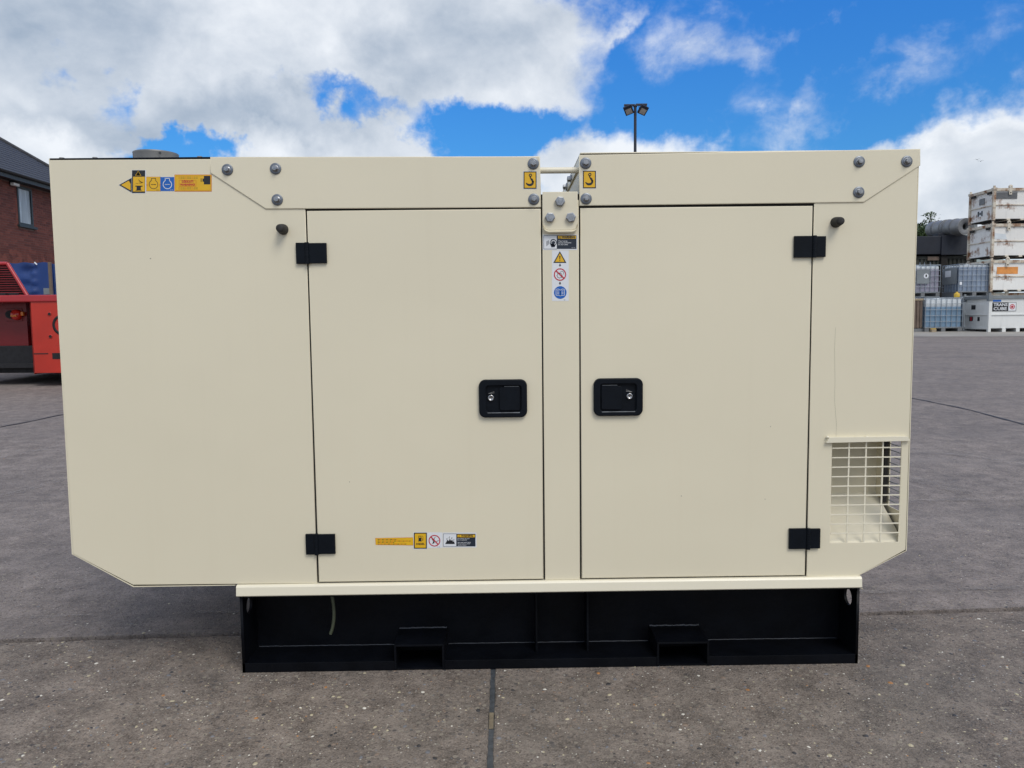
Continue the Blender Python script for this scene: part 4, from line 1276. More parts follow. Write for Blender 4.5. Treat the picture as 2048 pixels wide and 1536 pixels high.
# brown crate left of the blue tank
xa, xb_ = xat(1800, 25.8), xat(1846.5, 25.8); y0 = Yw(25.8); zg = gz(0, y0); zt_ = at(1840, 597, y0).z
r = thing('timber_crate', ((xa + xb_) / 2, y0 + .4, zg), 'brown upright timber crate with pale top, squeezed between generator and blue tank', 'crate')
hw = (xb_ - xa) / 2
b = MB(); b.box(-hw + .03, hw - .03, -.36, .36, .12, zt_ - zg - .07, 'brown_box'); b.build('crate_body', r)
b = MB(); b.box(-hw, hw, -.4, .4, zt_ - zg - .068, zt_ - zg, 'tan', .005); b.build('crate_lid', r)
for k in range(7):
    x = -hw + .02 + k * (2 * hw - .12) / 6
    b = MB(); b.box(x, x + .075, -.385, -.362, .14, zt_ - zg - .072, 'brown_box', .003); b.build('board', r)
b = MB(); b.box(-hw - .01, hw + .01, -.41, .41, .0, .11, 'dark_grey', .005); b.build('pallet', r)
# small wooden block by the blue tank
x = xat(1857, 25.4); b = MB(); b.box(-.08, .08, -.06, .06, 0, .10, 'tan', .006); b.box(-.085, .085, -.03, .03, .101, .125, 'yellow_p', .004)
b.build('wood_block', None, origin=None, label='small tan wooden block on the ground before the blue tank', cat='block').location = (x + .17, Yw(25.4), gz(0, Yw(25.4)))
# yellow can on the blue tank
px_, yy = 1917, Yw(25.9); p = at(px_, 596, yy)
b = MB(); b.lathe((0, 0, 0), (0, 0, 1), [(.0, 0), (.08, 0), (.09, .02), (.09, .12), (.06, .15), (.03, .16), (.03, .19), (0, .19)], 'yellow_p', 16)
b.build('yellow_can', None, label='small yellow plastic can on top of the blue tank', cat='can').location = (p.x, yy + .1, gzb + 1.145)

# dark plant behind: olive container, navy tank, silencer on it
yb_ = Yw(31.0); zg = gz(0, yb_)
xa, xb_ = xat(1770, 31.0), xat(1950, 31.0)
z_t = at(1880, 512, yb_).z
r = thing('old_container', ((xa + xb_) / 2, yb_ + 1.2, zg), 'dark olive steel container standing behind the caged tanks', 'container')
hw = (xb_ - xa) / 2
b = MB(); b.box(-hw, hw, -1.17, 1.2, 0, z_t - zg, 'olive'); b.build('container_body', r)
n_ = 22
for k in range(n_):
    x = -hw + (2 * hw) * (k + .5) / n_
    b = MB(); b.box(x - .045, x + .045, -1.21, -1.171, .12, z_t - zg - .12, 'olive', .01); b.build('corrugation', r)
b = MB(); b.box(-hw, hw, -1.225, -1.171, z_t - zg - .115, z_t - zg - .002, 'olive'); b.box(-hw, hw, -1.225, -1.171, 0, .115, 'olive'); b.build('container_rail', r)
xp = xat(1882, 31) - (xa + xb_) / 2
b = MB(); b.box(xp - .12, xp + .12, -1.30, -1.226, 0, z_t - zg + .02, 'void', .01); b.build('container_post', r)
b = MB(); b.box(xat(1850, 31) - (xa + xb_) / 2, xat(1873, 31) - (xa + xb_) / 2, -1.26, -1.226, z_t - zg - .18, z_t - zg - .02, 'brown_box', .01); b.build('door_board', r)
z_n = at(1880, 473, yb_).z
r = thing('navy_tank_body', ((xa + xb_) / 2, yb_ + 1.2, z_t + .03), 'long navy blue plant enclosure on top of the olive container', 'plant enclosure')
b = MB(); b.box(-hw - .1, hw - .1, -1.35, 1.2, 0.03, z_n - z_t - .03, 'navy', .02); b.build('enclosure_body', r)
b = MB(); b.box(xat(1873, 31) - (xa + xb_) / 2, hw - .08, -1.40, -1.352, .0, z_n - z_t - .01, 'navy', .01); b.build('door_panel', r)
for xx in (xat(1877, 31), xat(1903, 31)):
    b = MB(); b.box(xx - (xa + xb_) / 2 - .14, xx - (xa + xb_) / 2 + .14, -1.2, -.8, z_n - z_t - .03, z_n - z_t + .10, 'navy', .01); b.build('saddle', r)
# silencer: big drum pointing towards the camera's right
p0 = at(1885, 460, yb_ + .6); p1 = at(1927, 452, yb_ - .6)
z_s = z_n + .55
r = thing('silencer', (p0.x, yb_, z_n + .1), 'fat grey exhaust silencer drum lying on the navy enclosure', 'silencer')
A0 = Vector((p0.x, yb_ + 1.4, at(1885, 459, yb_ + 1.4).z)); A1 = Vector((at(1932, 453, yb_ - .7).x, yb_ - .7, at(1932, 453, yb_ - .7).z))
dr = (A1 - A0); Ls = dr.length; ax = dr.normalized(); R0 = .33
b = MB(); b.lathe(A0 - r.location, ax, [(0, -.15), (R0 * .6, -.12), (R0 * .92, 0), (R0, .1), (R0, Ls - .02), (R0 * .98, Ls), (R0 * .93, Ls - .03)], 'silencer', 28); b.lathe(A0 - r.location, ax, [(R0 * .93, Ls - .03), (R0 * .42, Ls - .01), (R0 * .40, Ls - .2), (0, Ls - .2)], 'dark_grey', 28); b.build('drum', r)
for k in (.18, .42, .5, .72):
    b = MB(); b.lathe(A0 + ax * (Ls * k) - r.location, ax, [(R0 + .002, 0), (R0 + .02, .01), (R0 + .02, .07), (R0 + .002, .08)], 'dark_grey', 28); b.build('band', r)
b = MB(); b.cyl(A0 + ax * (Ls - .19) - r.location, ax, R0 * .31, R0 * .31, .01, 'void', 20); b.build('outlet', r)

# three small spikes behind mauve tank (fence palings)
for k, px_ in enumerate((1840, 1849, 1861)):
    yy = Yw(29.6); p = at(px_, 524, yy); q = at(px_, 537, yy)
    b = MB(); hh = p.z - gz(0, yy)
    b.box(-.035, .035, -.012, .012, 0, hh - .18, 'galv'); b.prism([(-.035, hh - .179), (.035, hh - .179), (0, hh)], -.012, .012, 'galv')
    o = b.build('fence_paling', None, label=('leftmost', 'middle', 'rightmost')[k] + ' of three pointed grey fence palings above the mauve tank', cat='fence paling', group='pointed steel palings behind the tanks')
    o.location = (p.x, yy, gz(0, yy))

# ------------------------------------------------------------------ bush
def leaf_mat(name, a, b_):
    t = NT(name)
    oi = t.n.new('ShaderNodeObjectInfo')
    c = t.mix(t.rng(t.noise(2.5, 4), .3, .7), a, b_)
    c = t.mix(t.sep(t.vor(9, out='Color'))[0], c, tuple(x * 1.5 for x in b_))
    return t.out(c, .55, 0, **{'Subsurface Weight': 0.0})


M['leaf'] = leaf_mat('leaf', (.012, .026, .008), (.05, .085, .022))
M['bark'] = plain('bark', (.05, .04, .03), .9)
yt = Yw(34.0)
pc = at(1858, 470, yt)
root = thing('shrub', (pc.x, yt, gz(0, yt)), 'green leafy tree top rising above the navy enclosure', 'tree')
b = MB()
tz = pc.z - gz(0, yt)
b.cyl((0, 0, 0), (0.02, 0, 1), .12, .07, tz - .3, 'bark', 10)
tips = []
for px_, py_ in ((1858, 428), (1849, 445), (1866, 440), (1842, 455), (1875, 452), (1856, 455), (1870, 465), (1846, 470), (1838, 462), (1880, 466), (1826, 460), (1890, 472), (1862, 475), (1810, 465)):
    p = at(px_, py_, yt); tip = (p.x - pc.x, random.uniform(-.5, .5), p.z - gz(0, yt))
    tips.append(tip); b.tube([(0, 0, tz - .6), (tip[0] * .5, tip[1] * .5, (tz - .6 + tip[2]) / 2 - .05), tip], .018, 'bark', 5)
b.build('trunk', root)
b = MB()
def leaf(b, c, s_):
    d1 = Vector((random.gauss(0, 1), random.gauss(0, 1), random.gauss(0, .7))).normalized(); d2 = d1.orthogonal().normalized()
    d2 = (Matrix.Rotation(random.uniform(0, 6.28), 3, d1) @ d2)
    c = Vector(c)
    b.add([c, c + d1 * s_ * .5 + d2 * s_ * .28, c + d1 * s_, c + d1 * s_ * .5 - d2 * s_ * .28], [(0, 1, 2, 3)], 'leaf')
for tp in tips:
    top = tp[2] > tz + .35
    n_ = 110 if top else 420
    for i in range(n_):
        s_ = .14 if top else .34
        leaf(b, (tp[0] + random.gauss(0, s_), tp[1] + random.gauss(0, s_), tp[2] - abs(random.gauss(0, s_ * (1.2 if top else 1.0))) + .05), random.uniform(.06, .13))
for i in range(3600):
    leaf(b, (random.uniform(-1.6, 1.6), random.uniform(-.6, .6), tz - random.uniform(-.28, 1.6)), random.uniform(.07, .13))
b.build('crown', root)

# far pale-roofed shed
yf = Yw(75.0)
pa, pb_ = at(1500, 443, yf), at(2010, 446, yf)
r = thing('far_shed', ((pa.x + pb_.x) / 2, yf + 8, gz(0, yf)), 'far low shed with pale grey green roof, seen above the tree', 'shed')
hw = (pb_.x - pa.x) / 2; zr_ = at(1860, 443, yf).z - gz(0, yf); ze = at(1860, 486, yf).z - gz(0, yf)
b = MB(); b.box(-hw, hw, -8, 8, 0, ze, 'pale_roof'); b.build('wall', r)
b = MB(); b.add([(-hw - .3, -8.4, ze - .05), (hw + .3, -8.4, ze - .05), (hw + .3, -3, zr_), (-hw - .3, -3, zr_), (-hw - .3, 8.4, zr_ - .05), (hw + .3, 8.4, zr_ - .05)], [(0, 1, 2, 3), (3, 2, 5, 4)], 'pale_roof'); b.build('roof', r)
for k in range(60):
    x = -hw + 2 * hw * k / 59; b = MB()
    b.add([(x - .05, -8.4, ze + .0), (x + .05, -8.4, ze + .0), (x + .05, -3, zr_ + .05), (x - .05, -3, zr_ + .05)], [(0, 1, 2, 3)], 'pale_roof')
    rb = b
b = MB()
for k in range(60):
    x = -hw + 2 * hw * k / 59; b.add([(x - .05, -8.42, ze + .03), (x + .05, -8.42, ze + .03), (x + .05, -3, zr_ + .08), (x - .05, -3, zr_ + .08)], [(0, 1, 2, 3)], 'pale_roof')
b.build('roof_rib', r, kind='stuff')
b = MB(); b.box(-hw - .3, hw + .3, -3.15, -2.85, zr_ + .01, zr_ + .25, 'dark_grey'); b.build('ridge', r)

# ------------------------------------------------------------------ floodlight mast
M['mast'] = plain('mast_paint', (.012, .016, .030), .5)
M['led'] = plain('led_glass', (.34, .31, .27), .3, 0, .2, 6)
yl = 33.0
pt = at(1270.5, 210, yl); zg = gz(0, yl)
r = thing('floodlight_mast', (pt.x, yl, zg), 'tall black floodlight mast with two square lamps behind the generator', 'light mast')
Hm = pt.z - zg
b = MB(); b.cyl((0, 0, 0), (0, 0, 1), .075, .062, Hm, 'mast', 20); b.build('pole', r)
b = MB()
xL = at(1248, 211, yl).x - pt.x; xR = at(1294, 209, yl).x - pt.x
b.box(xL, -.02, -.06, .06, Hm - .04, Hm + .03, 'mast', .01); b.box(.02, xR, -.06, .06, Hm - .03, Hm + .05, 'mast', .01); b.box(-.085, .085, -.085, .085, Hm - .08, Hm + .0, 'mast', .01)
b.build('cross_arm', r)
for s_, (cx_, cy_) in ((-1, (1256.3, 221.5)), (1, (1285, 221.5))):
    p = at(cx_, cy_, yl)
    h = bpy.data.objects.new('floodlight', None)
    b = MB(); b.box(-.19, .19, -.06, .04, -.20, .20, 'mast', .012)
    for k in range(6): b.box(-.17 + k * .062, -.155 + k * .062, .041, .09, -.17, .17, 'mast')
    hd = b.build('floodlight', r); hd.location = (p.x - pt.x, -.12, p.z - zg); hd.rotation_euler = (rad(38), rad(16 * s_ * -1 * -1), rad(22 * s_))
    b = MB(); b.box(-.135, .135, -.066, -.0605, -.165, .075, 'led'); b.build('lamp_glass', hd)
    b = MB()
    for q in (-.17, .17): b.tube([(p.x - pt.x + q, -.10, p.z - zg + .05), (p.x - pt.x + q, -.05, Hm - .03)], .014, 'mast', 6)
    b.build('lamp_stirrup', r)

# birds
M['bird'] = plain('bird_feathers', (.06, .06, .07), .8)
for k, (px_, py_, an) in enumerate(((1954.5, 319.5, 20), (1961.5, 322.5, -25))):
    p = at(px_, py_, 70.0)
    b = MB()
    b.lathe((-.22, 0, 0), (1, 0, 0), [(0, 0), (.05, .08), (.07, .2), (.04, .36), (0, .46)], 'bird', 10)
    for s_ in (-1, 1):
        b.add([(.08, s_ * .03, .02), (-.08, s_ * .03, .02), (-.06, s_ * .33, .18), (.06, s_ * .33, .2), (-.10, s_ * .62, .08), (-.03, s_ * .62, .09)], [(0, 1, 2, 3), (3, 2, 4, 5)], 'bird')
        b.add([(.08, s_ * .03, .0), (-.08, s_ * .03, .0), (-.06, s_ * .33, .165), (.06, s_ * .33, .185), (-.10, s_ * .62, .07), (-.03, s_ * .62, .08)], [(3, 2, 1, 0), (5, 4, 2, 3)], 'bird')
    o = b.build('bird', None, label=('left', 'right')[k] + ' of the two dark birds flying above the right end', cat='bird', group='pair of birds in flight')
    o.location = p; o.scale = (.42, .42, .42); o.rotation_euler = (0, 0, rad(60 + an))

# ------------------------------------------------------------------ brick house
t = NT('brick_face')
oi = t.n.new('ShaderNodeObjectInfo')
c = t.mix(oi.outputs['Random'], (.105, .028, .020), (.215, .062, .042))
c = t.mix(t.rng(t.noise(18, 5, .6), .35, .7, 0, .6), c, (.09, .035, .03))
M['brick'] = t.out(c, .85, 0, t.bump(t.noise(50, 4), .5, .004))
t = NT('brick_mass')      # bricks past the limit of single pieces
c = t.mix(t.sep(t.vor(6, out='Color'))[0], (.105, .028, .020), (.215, .062, .042))
M['brick_mass'] = t.out(c, .85)
M['mortar'] = plain('mortar', (.15, .10, .085), .95, 0, .15, 12)
t = NT('slate')
c = t.mix(t.sep(t.vor(4.0, out='Color'))[0], (.028, .030, .036), (.060, .062, .070)); M['slate'] = t.out(c, .6, 0, t.bump(t.noise(30, 4), .3, .004))
M['gutter'] = plain('gutter', (.014, .018, .022), .4)
M['frame'] = plain('window_frame', (.020, .030, .034), .45)
t = NT('window_glass'); M['glass'] = t.out((.02, .03, .035), .03, 0, **{'Transmission Weight': 0.0, 'Specular IOR Level': .9})
t = NT('curtain')
sv = t.noise(1.0, 3, .5, vec=t.mp((1, 9, .5)))
M['curtain'] = t.out(t.mix(t.rng(sv, .35, .65), (.36, .40, .42), (.66, .70, .72)), .8)

HX = -15.0                                  # wall plane facing +x
pe = at(97, 377, 0)                         # direction through the eaves
def on_wall(px, py, X=HX):
    d_ = raydir(px, py); t_ = (X - CAM.x) / d_.x; return CAM + d_ * t_
e0 = on_wall(0, 352); e1 = on_wall(97, 386)
z_e = (e0.z + e1.z) / 2
farY = on_wall(190, 405).y
nearY = 12.0
zgw = gz(0, 22)
H_ = thing('brick_house', (HX, (nearY + farY) / 2, zgw), 'red brick house with dark slate hip roof and a single grey-framed window', 'house')
HO = H_.location.copy()
def hp(nm, f, parent=None, **kw):
    b = MB(); f(b); b.v = [tuple(Vector(v) - HO) for v in b.v]; return b.build(nm, parent or H_, **kw)
# window rectangle on the wall
wa, wb = on_wall(33, 372), on_wall(67.5, 452)
wy0, wy1 = wa.y, wb.y; wz1, wz0 = on_wall(50, 375).z, on_wall(50, 451).z
wall = hp('wall', lambda b: (b.box(HX - 8, HX - .012, nearY, wy0, zgw - .5, z_e, 'mortar'), b.box(HX - 8, HX - .012, wy1, farY, zgw - .5, z_e, 'mortar'),
                             b.box(HX - 8, HX - .012, wy0, wy1, zgw - .5, wz0, 'mortar'), b.box(HX - 8, HX - .012, wy0, wy1, wz1, z_e, 'mortar'),
                             b.box(HX - 8, HX - .30, wy0, wy1, wz0, wz1, 'gap')))
bl, bh, cw, ch_ = .215, .065, .225, .075
bm0 = MB(); bm0.box(-.02, .004, 0, bl, 0, bh, 'brick'); 
y_lo, y_hi = on_wall(0, 500).y - .3, on_wall(112, 500).y + .1
z_lo = on_wall(60, 530).z - .1
cells = []
k = 0
z = z_e - .12
row = 0
while z > zgw:
    y = nearY + (row % 2) * cw / 2
    while y < farY - bl:
        if not (y + bl > wy0 - .002 and y < wy1 + .002 and z + bh > wz0 - .08 and z < wz1 + .002):
            vis = (y_lo < y < y_hi and z > z_lo)
            cells.append((0 if vis else 1, abs(z - (wz0 + wz1) / 2), y, z, bl))
        elif y < wy0 - .03:
            cells.append((2, 0, y, z, wy0 - .003 - y))
        elif y + bl > wy1 + .03:
            cells.append((2, 0, wy1 + .003, z, y + bl - wy1 - .003))
        y += cw
    row += 1; z -= ch_
cells.sort()
proto = None
bulk = MB()
for i, (v_, _, y, z, bl_) in enumerate(cells):
    if i < 300:
        if proto is None: proto = bm0.build('brick', wall); o = proto
        else: o = proto.copy(); C.objects.link(o); o.parent = wall
        o.location = Vector((HX - .012 + random.uniform(0, .002), y, z)) - HO
    else:
        bulk.box(HX - .03, HX - .008 + random.uniform(0, .002), y, y + bl_, z, z + bh, 'brick_mass')
bulk.v = [tuple(Vector(v) - HO) for v in bulk.v]
o = bulk.build('brickwork', wall, kind='stuff')
# window
fr = hp('window', lambda b: (b.box(HX - .06, HX + .010, wy0, wy0 + .07, wz0, wz1, 'frame', .004), b.box(HX - .06, HX + .010, wy1 - .07, wy1, wz0, wz1, 'frame', .004),
                             b.box(HX - .06, HX + .010, wy0 + .07, wy1 - .07, wz1 - .07, wz1, 'frame', .004), b.box(HX - .06, HX + .010, wy0 + .07, wy1 - .07, wz0, wz0 + .07, 'frame', .004)))
hp('curtain', lambda b: [b.add([(HX - .045 - .008 * math.sin(j * 1.7), wy0 + .07 + (wy1 - wy0 - .14) * j / 40, zz) for j in range(41) for zz in (wz0 + .07, wz1 - .07)], [(2 * j, 2 * j + 2, 2 * j + 3, 2 * j + 1) for j in range(40)], 'curtain', True)], fr)
hp('sill', lambda b: b.box(HX - .05, HX + .07, wy0 - .06, wy1 + .10, wz0 - .075, wz0 - .003, 'frame', .006), fr)
M['pane'] = NT('pane').out((.9, .95, 1.0), .02, 0, **{'Transmission Weight': 1.0, 'IOR': 1.25})
hp('pane', lambda b: b.box(HX - .030, HX - .024, wy0 + .072, wy1 - .072, wz0 + .072, wz1 - .072, 'pane'), fr)
# lamp on wall above window
pL = on_wall(24, 370)
hp('wall_lamp', lambda b: (b.box(HX + .0, HX + .05, pL.y - .12, pL.y + .08, pL.z - .02, pL.z + .10, 'frame', .01), b.box(HX + .05, HX + .16, pL.y - .16, pL.y + .12, pL.z - .03, pL.z + .05, 'tank_white', .01)))
# soffit, gutter, roof
ov = .32
hp('soffit', lambda b: b.box(HX - .01, HX + ov, nearY - .3, farY + ov, z_e - .015, z_e + .01, 'gutter'))
hp('fascia', lambda b: b.box(HX + ov + .001, HX + ov + .022, nearY - .3, farY + ov, z_e - .03, z_e + .17, 'gutter'))
def gut(b):
    n_ = 8; pr_ = [(HX + ov + .08 + .06 * math.cos(rad(180 + 180 * i / n_)), z_e + .15 + .06 * math.sin(rad(180 + 180 * i / n_))) for i in range(n_ + 1)]
    vs = [(x, nearY - .3, z) for x, z in pr_] + [(x, farY + ov + .1, z) for x, z in pr_]
    b.add(vs, [(i, i + 1, i + 1 + n_ + 1, i + n_ + 1) for i in range(n_)], 'gutter', True)
hp('gutter', gut)
tanp = .72
ex, ey, ez = HX + ov + .03, farY + ov + .03, z_e + .17
RW = 4.3
# roof deck
def roofdeck(b):
    A = (ex, nearY - .3, ez - .03); B_ = (ex, ey, ez - .03); R1 = (ex - RW, ey - RW, ez + RW * tanp - .03); R0_ = (ex - RW, nearY - .3, ez + RW * tanp - .03)
    Cc = (ex - 2 * RW, ey, ez - .03); D_ = (ex - 2 * RW, nearY - .3, ez - .03)
    b.add([A, B_, R1, R0_, Cc, D_], [(0, 1, 2, 3), (1, 4, 2), (3, 2, 4, 5)], 'slate')
rf = hp('roof', roofdeck)
# slates on the slope that shows: singly where near, the others joined
sw, sl = .30, .21
ang_ = math.atan(tanp)
slates = []
row = 0; s_ = 0.0
while s_ * math.cos(ang_) < RW - .1:
    yend = ey - s_ * math.cos(ang_) - .02
    y = nearY - .3 + (row % 2) * sw / 2
    while y + sw < yend + .1:
        slates.append((y, s_, min(sw - .006, yend - y))); y += sw
    row += 1; s_ += sl
def vis_slate(y, s_):
    X = ex - s_ * math.cos(ang_); Z = ez + s_ * math.sin(ang_)
    v = ROT.transposed() @ (Vector((X, y + .1, Z)) - CAM); return (v.x / v.y * F_PX + PW / 2, PH / 2 - v.z / v.y * F_PX)
sm = MB(); Lx = .33
c_, s__ = math.cos(ang_), math.sin(ang_)
def slate_verts(w_):
    top = []
    for (u, n0) in ((-.02, .018), (Lx, .004)):
        for yy in (0, w_): top.append((-u * c_ + n0 * s__, yy, u * s__ + n0 * c_))
    bot = [(v[0] - .009 * s__, v[1], v[2] - .009 * c_) for v in top]
    return top + bot
sf = [(0, 1, 3, 2), (4, 6, 7, 5), (0, 4, 5, 1), (0, 2, 6, 4), (1, 5, 7, 3)]
sl_in = [q for q in slates if -40 < vis_slate(q[0], q[1])[0] < 150 and vis_slate(q[0], q[1])[1] > 260]
sl_in.sort(key=lambda q: abs(vis_slate(q[0], q[1])[0] - 50))
near_set = set(sl_in[:300]); rest = MB(); proto = None
for q in slates:
    y, s_, w_ = q
    loc = Vector((ex - s_ * c_, y, ez + s_ * s__))
    if q in near_set and w_ > sw - .01:
        if proto is None: mb = MB(); mb.add(slate_verts(sw - .006), sf, 'slate'); proto = mb.build('slate', rf); o = proto
        else: o = proto.copy(); C.objects.link(o); o.parent = rf
        o.location = loc - HO
    else: rest.add([tuple(Vector(v) + loc - HO) for v in slate_verts(w_)], sf, 'slate')
rest.build('slates', rf, kind='stuff')
def hipcap(b):
    a = Vector((ex, ey, ez + .03)); c2 = Vector((ex - RW, ey - RW, ez + RW * tanp + .03)); b.cyl(a, c2 - a, .07, .07, (c2 - a).length, 'slate', 8)
hp('hip_tile', hipcap, rf)

# ------------------------------------------------------------------ red yard truck (rear end)
def redm(name, col, r=.35):
    t = NT(name)
    c = t.mix(t.rng(t.noise(3, 5), .3, .7), tuple(x * .82 for x in col), col)
    c = t.mix(t.rng(t.noise(1.0, 6, .7, vec=t.mp((3, 3, 14))), .63, .75, 0, .6), c, (.09, .02, .015))
    return t.out(c, r, 0, t.bump(t.noise(20, 3), .08, .01))
M['red'] = redm('red_paint', (.50, .030, .014)); M['red_top'] = redm('red_deck_paint', (.42, .030, .035)); M['red_shade'] = redm('red_shade_paint', (.20, .006, .008))  # darkest red has the recessed wing's shade mixed into the colour
M['tyre'] = plain('tyre', (.014, .014, .015), .85, 0, .2, 10, .5, 40)
M['lens_red'] = plain('lens_red', (.55, .03, .02), .15); M['lens_amber'] = plain('lens_amber', (.75, .22, .02), .15)
M['soot'] = plain('soot_black', (.008, .008, .010), .7)
M['tarp'] = plain('blue_tarpaulin', (.010, .040, .17), .45, 0, .25, 1.2)
YT = 8.9
S_T = (YT - CAM.y) / F_PX
zg = gz(0, YT)
tr0 = at(125, 768, YT)
T = thing('yard_truck', (tr0.x, YT + 1.2, zg), 'bright red heavy yard truck, its rear end standing left of the generator', 'truck')
TO = T.location.copy()
def tp(nm, f, parent=None, **kw):
    b = MB(); f(b); b.v = [tuple(Vector(v) - TO) for v in b.v]; return b.build(nm, parent or T, **kw)
def tx(px, py=680, Y=YT): return at(px, py, Y).x
def tz(py, px=80, Y=YT): return at(px, py, Y).z
xc = tx(125)
zt1 = tz(590, 60); zt0 = tz(604, 60)
tp('rear_deck', lambda b: b.box(tx(-110), tx(360), YT - .02, YT + 2.6, zt0 + .002, zt1, 'red_top', .015))
# counterweight block with chamfered corners
def cw_(b):
    x0, xm = tx(50), tx(66); x1, x1m = 2 * xc - x0, 2 * xc - xm
    zb0, zb1 = tz(750, 70), zt0
    poly = [(xm, YT), (x1m, YT), (x1, YT + .16), (x1, YT + .95), (x0, YT + .95), (x0, YT + .16)]
    n_ = 6
    vs = [(x, y, zb0 + (.03 if y < YT + .1 else 0)) for x, y in poly] + [(x, y, zb1) for x, y in poly]
    b.add(vs, [(i, (i + 1) % n_, (i + 1) % n_ + n_, i + n_) for i in range(n_)] + [list(range(n_ - 1, -1, -1)), list(range(n_, 2 * n_))], 'red')
cwt = tp('counterweight', cw_)
for (px_, py_) in ((99, 628), (101, 673)):
    x, z = tx(px_, py_), tz(py_, px_)
    tp('bolt_hole', lambda b: (b.lathe((x, YT - .001, z), (0, -1, 0), [(.030, 0), (.030, .004), (.022, .004)], 'red', 14), b.cyl((x, YT - .001, z), (0, -1, 0), .021, .021, .003, 'soot', 12)), cwt)
# round badge outline, partly hidden
xb0, zb0 = tx(126, 650), tz(650, 126)
tp('round_badge', lambda b: b.lathe((xb0, YT - .001, zb0), (0, -1, 0), [(.115, 0), (.115, .005), (.150, .005), (.150, 0)], 'soot', 32), cwt)
tp('tow_slot', lambda b: b.box(tx(103), 2 * xc - tx(103), YT - .004, YT - .0005, tz(718, 110), tz(706, 110), 'soot'), cwt)
tp('scrape_mark', lambda b: b.box(tx(66), tx(95), YT - .0035, YT - .0004, tz(708.5, 80), tz(706.5, 80), 'soot'), cwt)
# recessed wing panels
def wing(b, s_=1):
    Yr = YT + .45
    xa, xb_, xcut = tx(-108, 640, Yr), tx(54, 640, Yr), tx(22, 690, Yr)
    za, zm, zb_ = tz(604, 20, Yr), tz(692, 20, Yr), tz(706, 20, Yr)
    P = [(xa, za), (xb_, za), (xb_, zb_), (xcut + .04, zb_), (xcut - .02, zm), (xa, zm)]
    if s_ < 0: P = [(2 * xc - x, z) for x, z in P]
    b.prism(P, Yr, Yr + .5, 'red_shade')
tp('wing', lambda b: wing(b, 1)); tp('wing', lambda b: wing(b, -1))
Yr = YT + .45
# rear light: black housing with red and amber lenses
x, z = tx(29, 629, Yr), tz(629, 29, Yr)
lt = tp('rear_light', lambda b: (b.cyl((x - .045, Yr - .002, z), (0, -1, 0), .062, .055, .06, 'soot', 20), b.box(x - .13, x + .12, Yr - .012, Yr - .001, z - .10, z + .09, 'red_shade', .006)))
tp('red_lens', lambda b: b.lathe((x + .045, Yr - .013, z - .004), (0, -1, 0), [(.078, 0), (.076, .04), (.055, .065), (.0, .075)], 'lens_red', 20), lt)
tp('amber_lens', lambda b: (b.box(x + .0, x + .088, Yr - .10, Yr - .07, z - .034, z - .006, 'lens_amber', .006), b.box(x + .125, x + .165, Yr - .06, Yr - .02, z - .02, z + .04, 'lens_amber', .008)), lt)
# chassis, axle, wheels
tp('chassis', lambda b: (b.box(tx(-108), 2 * xc - tx(-108), YT + .35, YT + 2.4, tz(749, 20), tz(693, 20), 'soot', .01), b.box(tx(-90), 2 * xc - tx(-90), YT + .22, YT + .33, tz(738, 20), tz(729, 20), 'soot', .004)))
def wheel(xw, yw_, r_=.50, w_=.46):
    o = tp('wheel', lambda b: b.lathe((xw - w_ / 2, yw_, zg + r_), (1, 0, 0), [(r_ * .55, 0), (r_ * .92, .0), (r_ * .985, .05), (r_, .10), (r_, w_ - .10), (r_ * .985, w_ - .05), (r_ * .92, w_), (r_ * .55, w_), (r_ * .55, 0)], 'tyre', 32))
    tp('rim', lambda b: b.lathe((xw - w_ / 2 + .06, yw_, zg + r_), (1, 0, 0), [(0, 0), (r_ * .55, 0), (r_ * .55, w_ - .12), (0, w_ - .12)], 'red_shade', 24), o)
wheel(tx(80) + .05, YT + 1.15); wheel(2 * xc - tx(80) - .05, YT + 1.15); wheel(tx(-40), YT + 3.6, .58); wheel(2 * xc - tx(-40), YT + 3.6, .58)
tp('front_frame', lambda b: b.box(tx(-60), 2 * xc - tx(-60), YT + 2.4, YT + 4.6, zg + .35, zg + 1.0, 'red', .03))
# slanted mesh guard of the engine cover
gx0, gz0_ = tx(33, 589), zt1 + .0; gx1, gz1_ = tx(-12, 524), tz(524, 2)
gx2 = tx(-100)
gd = tp('engine_guard', lambda b: (b.tube([(gx0, YT + .25, gz0_), (gx1, YT + .30, gz1_), (gx2, YT + .30, gz1_ + .01)], .028, 'red_top', 8)))
tp('mesh_backing', lambda b: b.prism([(gx2, gz0_), (gx0 - .02, gz0_), (gx1 - .02, gz1_), (gx2, gz1_)], YT + .33, YT + .36, 'soot'), gd)
for k in range(14):
    f_ = (k + .5) / 14
    tp('guard_slat', lambda b: b.box(gx2, gx0 + (gx1 - gx0) * f_ - .03, YT + .29, YT + .31, gz0_ + (gz1_ - gz0_) * f_ - .006, gz0_ + (gz1_ - gz0_) * f_ + .006, 'red_shade'), gd)
tp('engine_block', lambda b: b.box(gx2 - .2, at(-2, 589, YT + 1.6).x - .1, YT + .5, YT + 1.6, zt1 - .01, gz1_ - .12, 'soot', .03))
# catches on deck
for px_ in (8, 28): tp('deck_catch', lambda b: b.box(tx(px_) - .05, tx(px_) + .05, YT + .02, YT + .10, zt1 - .002, zt1 + .035, 'soot', .006))

# ------------------------------------------------------------------ blue tarpaulin load on its trailer, behind the truck
YL = 12.6
zg = gz(0, YL)
xa, xb_ = at(-60, 560, YL).x, at(106, 560, YL).x; zt_ = at(60, 524.5, YL).z
L_ = thing('tarpaulin_trailer', ((xa + xb_) / 2, YL + 1, zg), 'trailer box wrapped in creased blue tarpaulin behind the red truck', 'trailer')
LO = L_.location.copy()
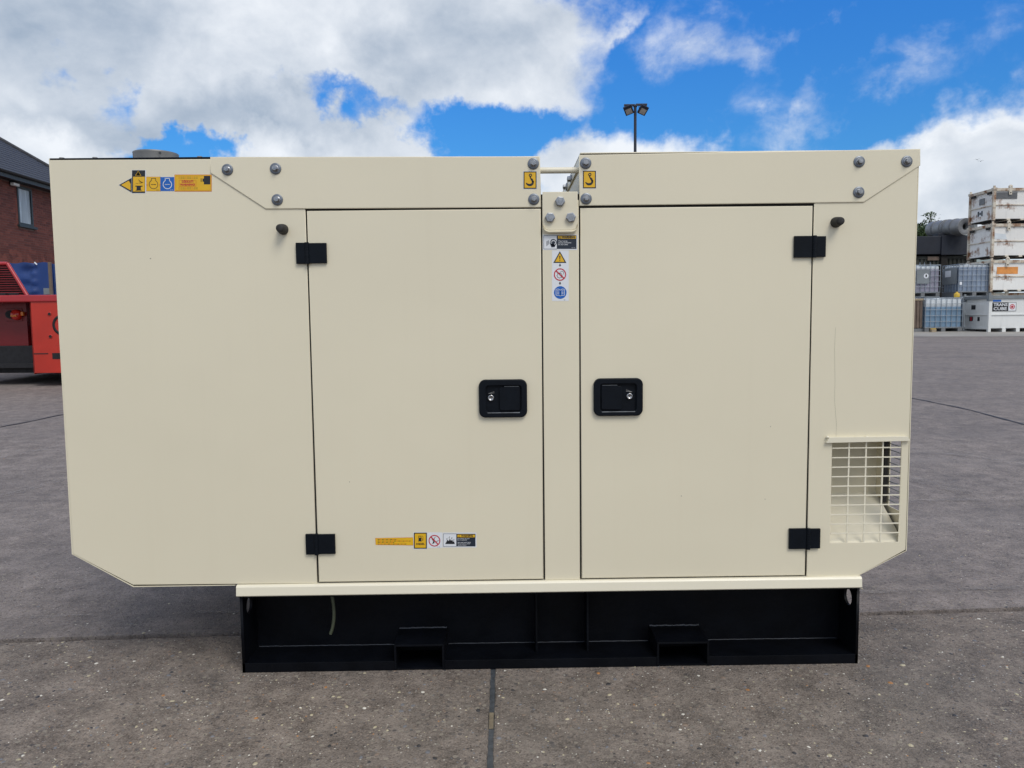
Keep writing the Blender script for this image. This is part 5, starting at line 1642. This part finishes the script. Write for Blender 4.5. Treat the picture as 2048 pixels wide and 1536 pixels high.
# creased tarp front as a fine sheet wrapped round the box
b = MB(); nx_, nz_ = 70, 26
zb_ = zg + .75
def tarp_y(x, z):
    u = (x - xa) / (xb_ - xa)
    fold = .035 * math.exp(-((x - at(68, 560, YL).x) / .06) ** 2) * (1 + .5 * math.sin(z * 38)) + .02 * math.exp(-((x - at(55, 560, YL).x) / .12) ** 2) * math.sin(z * 23 + 1)
    return YL - fold - .010 * math.sin(x * 7 + z * 2) - .006 * math.sin(x * 17 - z * 9)
vs = [(xa + (xb_ - xa) * i / nx_, tarp_y(xa + (xb_ - xa) * i / nx_, zb_ + (zt_ - zb_) * j / nz_), zb_ + (zt_ - zb_) * j / nz_ - (.02 * math.sin(i * .2) ** 2 if j == nz_ else 0)) for j in range(nz_ + 1) for i in range(nx_ + 1)]
b.add(vs, [(j * (nx_ + 1) + i, j * (nx_ + 1) + i + 1, (j + 1) * (nx_ + 1) + i + 1, (j + 1) * (nx_ + 1) + i) for j in range(nz_) for i in range(nx_)], 'tarp', True)
b.box(xa, xb_, YL + .04, YL + 2.0, zb_, zt_ - .03, 'tarp')
b.v = [tuple(Vector(v) - LO) for v in b.v]; b.build('tarpaulin', L_)
def lpp(nm, f):
    b = MB(); f(b); b.v = [tuple(Vector(v) - LO) for v in b.v]; return b.build(nm, L_)
lpp('trailer_bed', lambda b: b.box(xa - .05, xb_ + .05, YL - .03, YL + 2.05, zb_ - .12, zb_ - .002, 'soot', .01))
for xw in (xa + .4, xb_ - .4):
    lpp('trailer_wheel', lambda b: b.lathe((xw - .12, YL + 1, zg + .32), (1, 0, 0), [(0, 0), (.32, 0), (.32, .24), (0, .24)], 'tyre', 20))
lpp('rope_tie', lambda b: b.tube([(at(72, 527, YL).x, YL - .045, at(72, 525, YL).z), (at(77, 529, YL).x, YL - .05, at(77, 530, YL).z)], .012, 'd_white'))
lpp('number_plate', lambda b: b.box(at(90, 580, YL).x, at(102, 580, YL).x, YL - .05, YL - .04, at(96, 589, YL).z, at(96, 576.5, YL).z, 'tank_grey'))
p0, p1 = at(103, 589, YL - .3), at(102, 523.5, YL - .3)
M['post_wood'] = plain('weathered_post', (.15, .115, .085), .85, 0, .2, 6)
b = MB(); hh = p1.z - zg
b.box(-.024, .024, -.024, .024, 0, hh, 'post_wood', .004)
b.build('timber_post', None, label='weathered brown timber post beside the blue tarpaulin, at the generator edge', cat='post').location = (p0.x, YL - .3, gz(0, YL - .3))

bpy.context.view_layer.update()
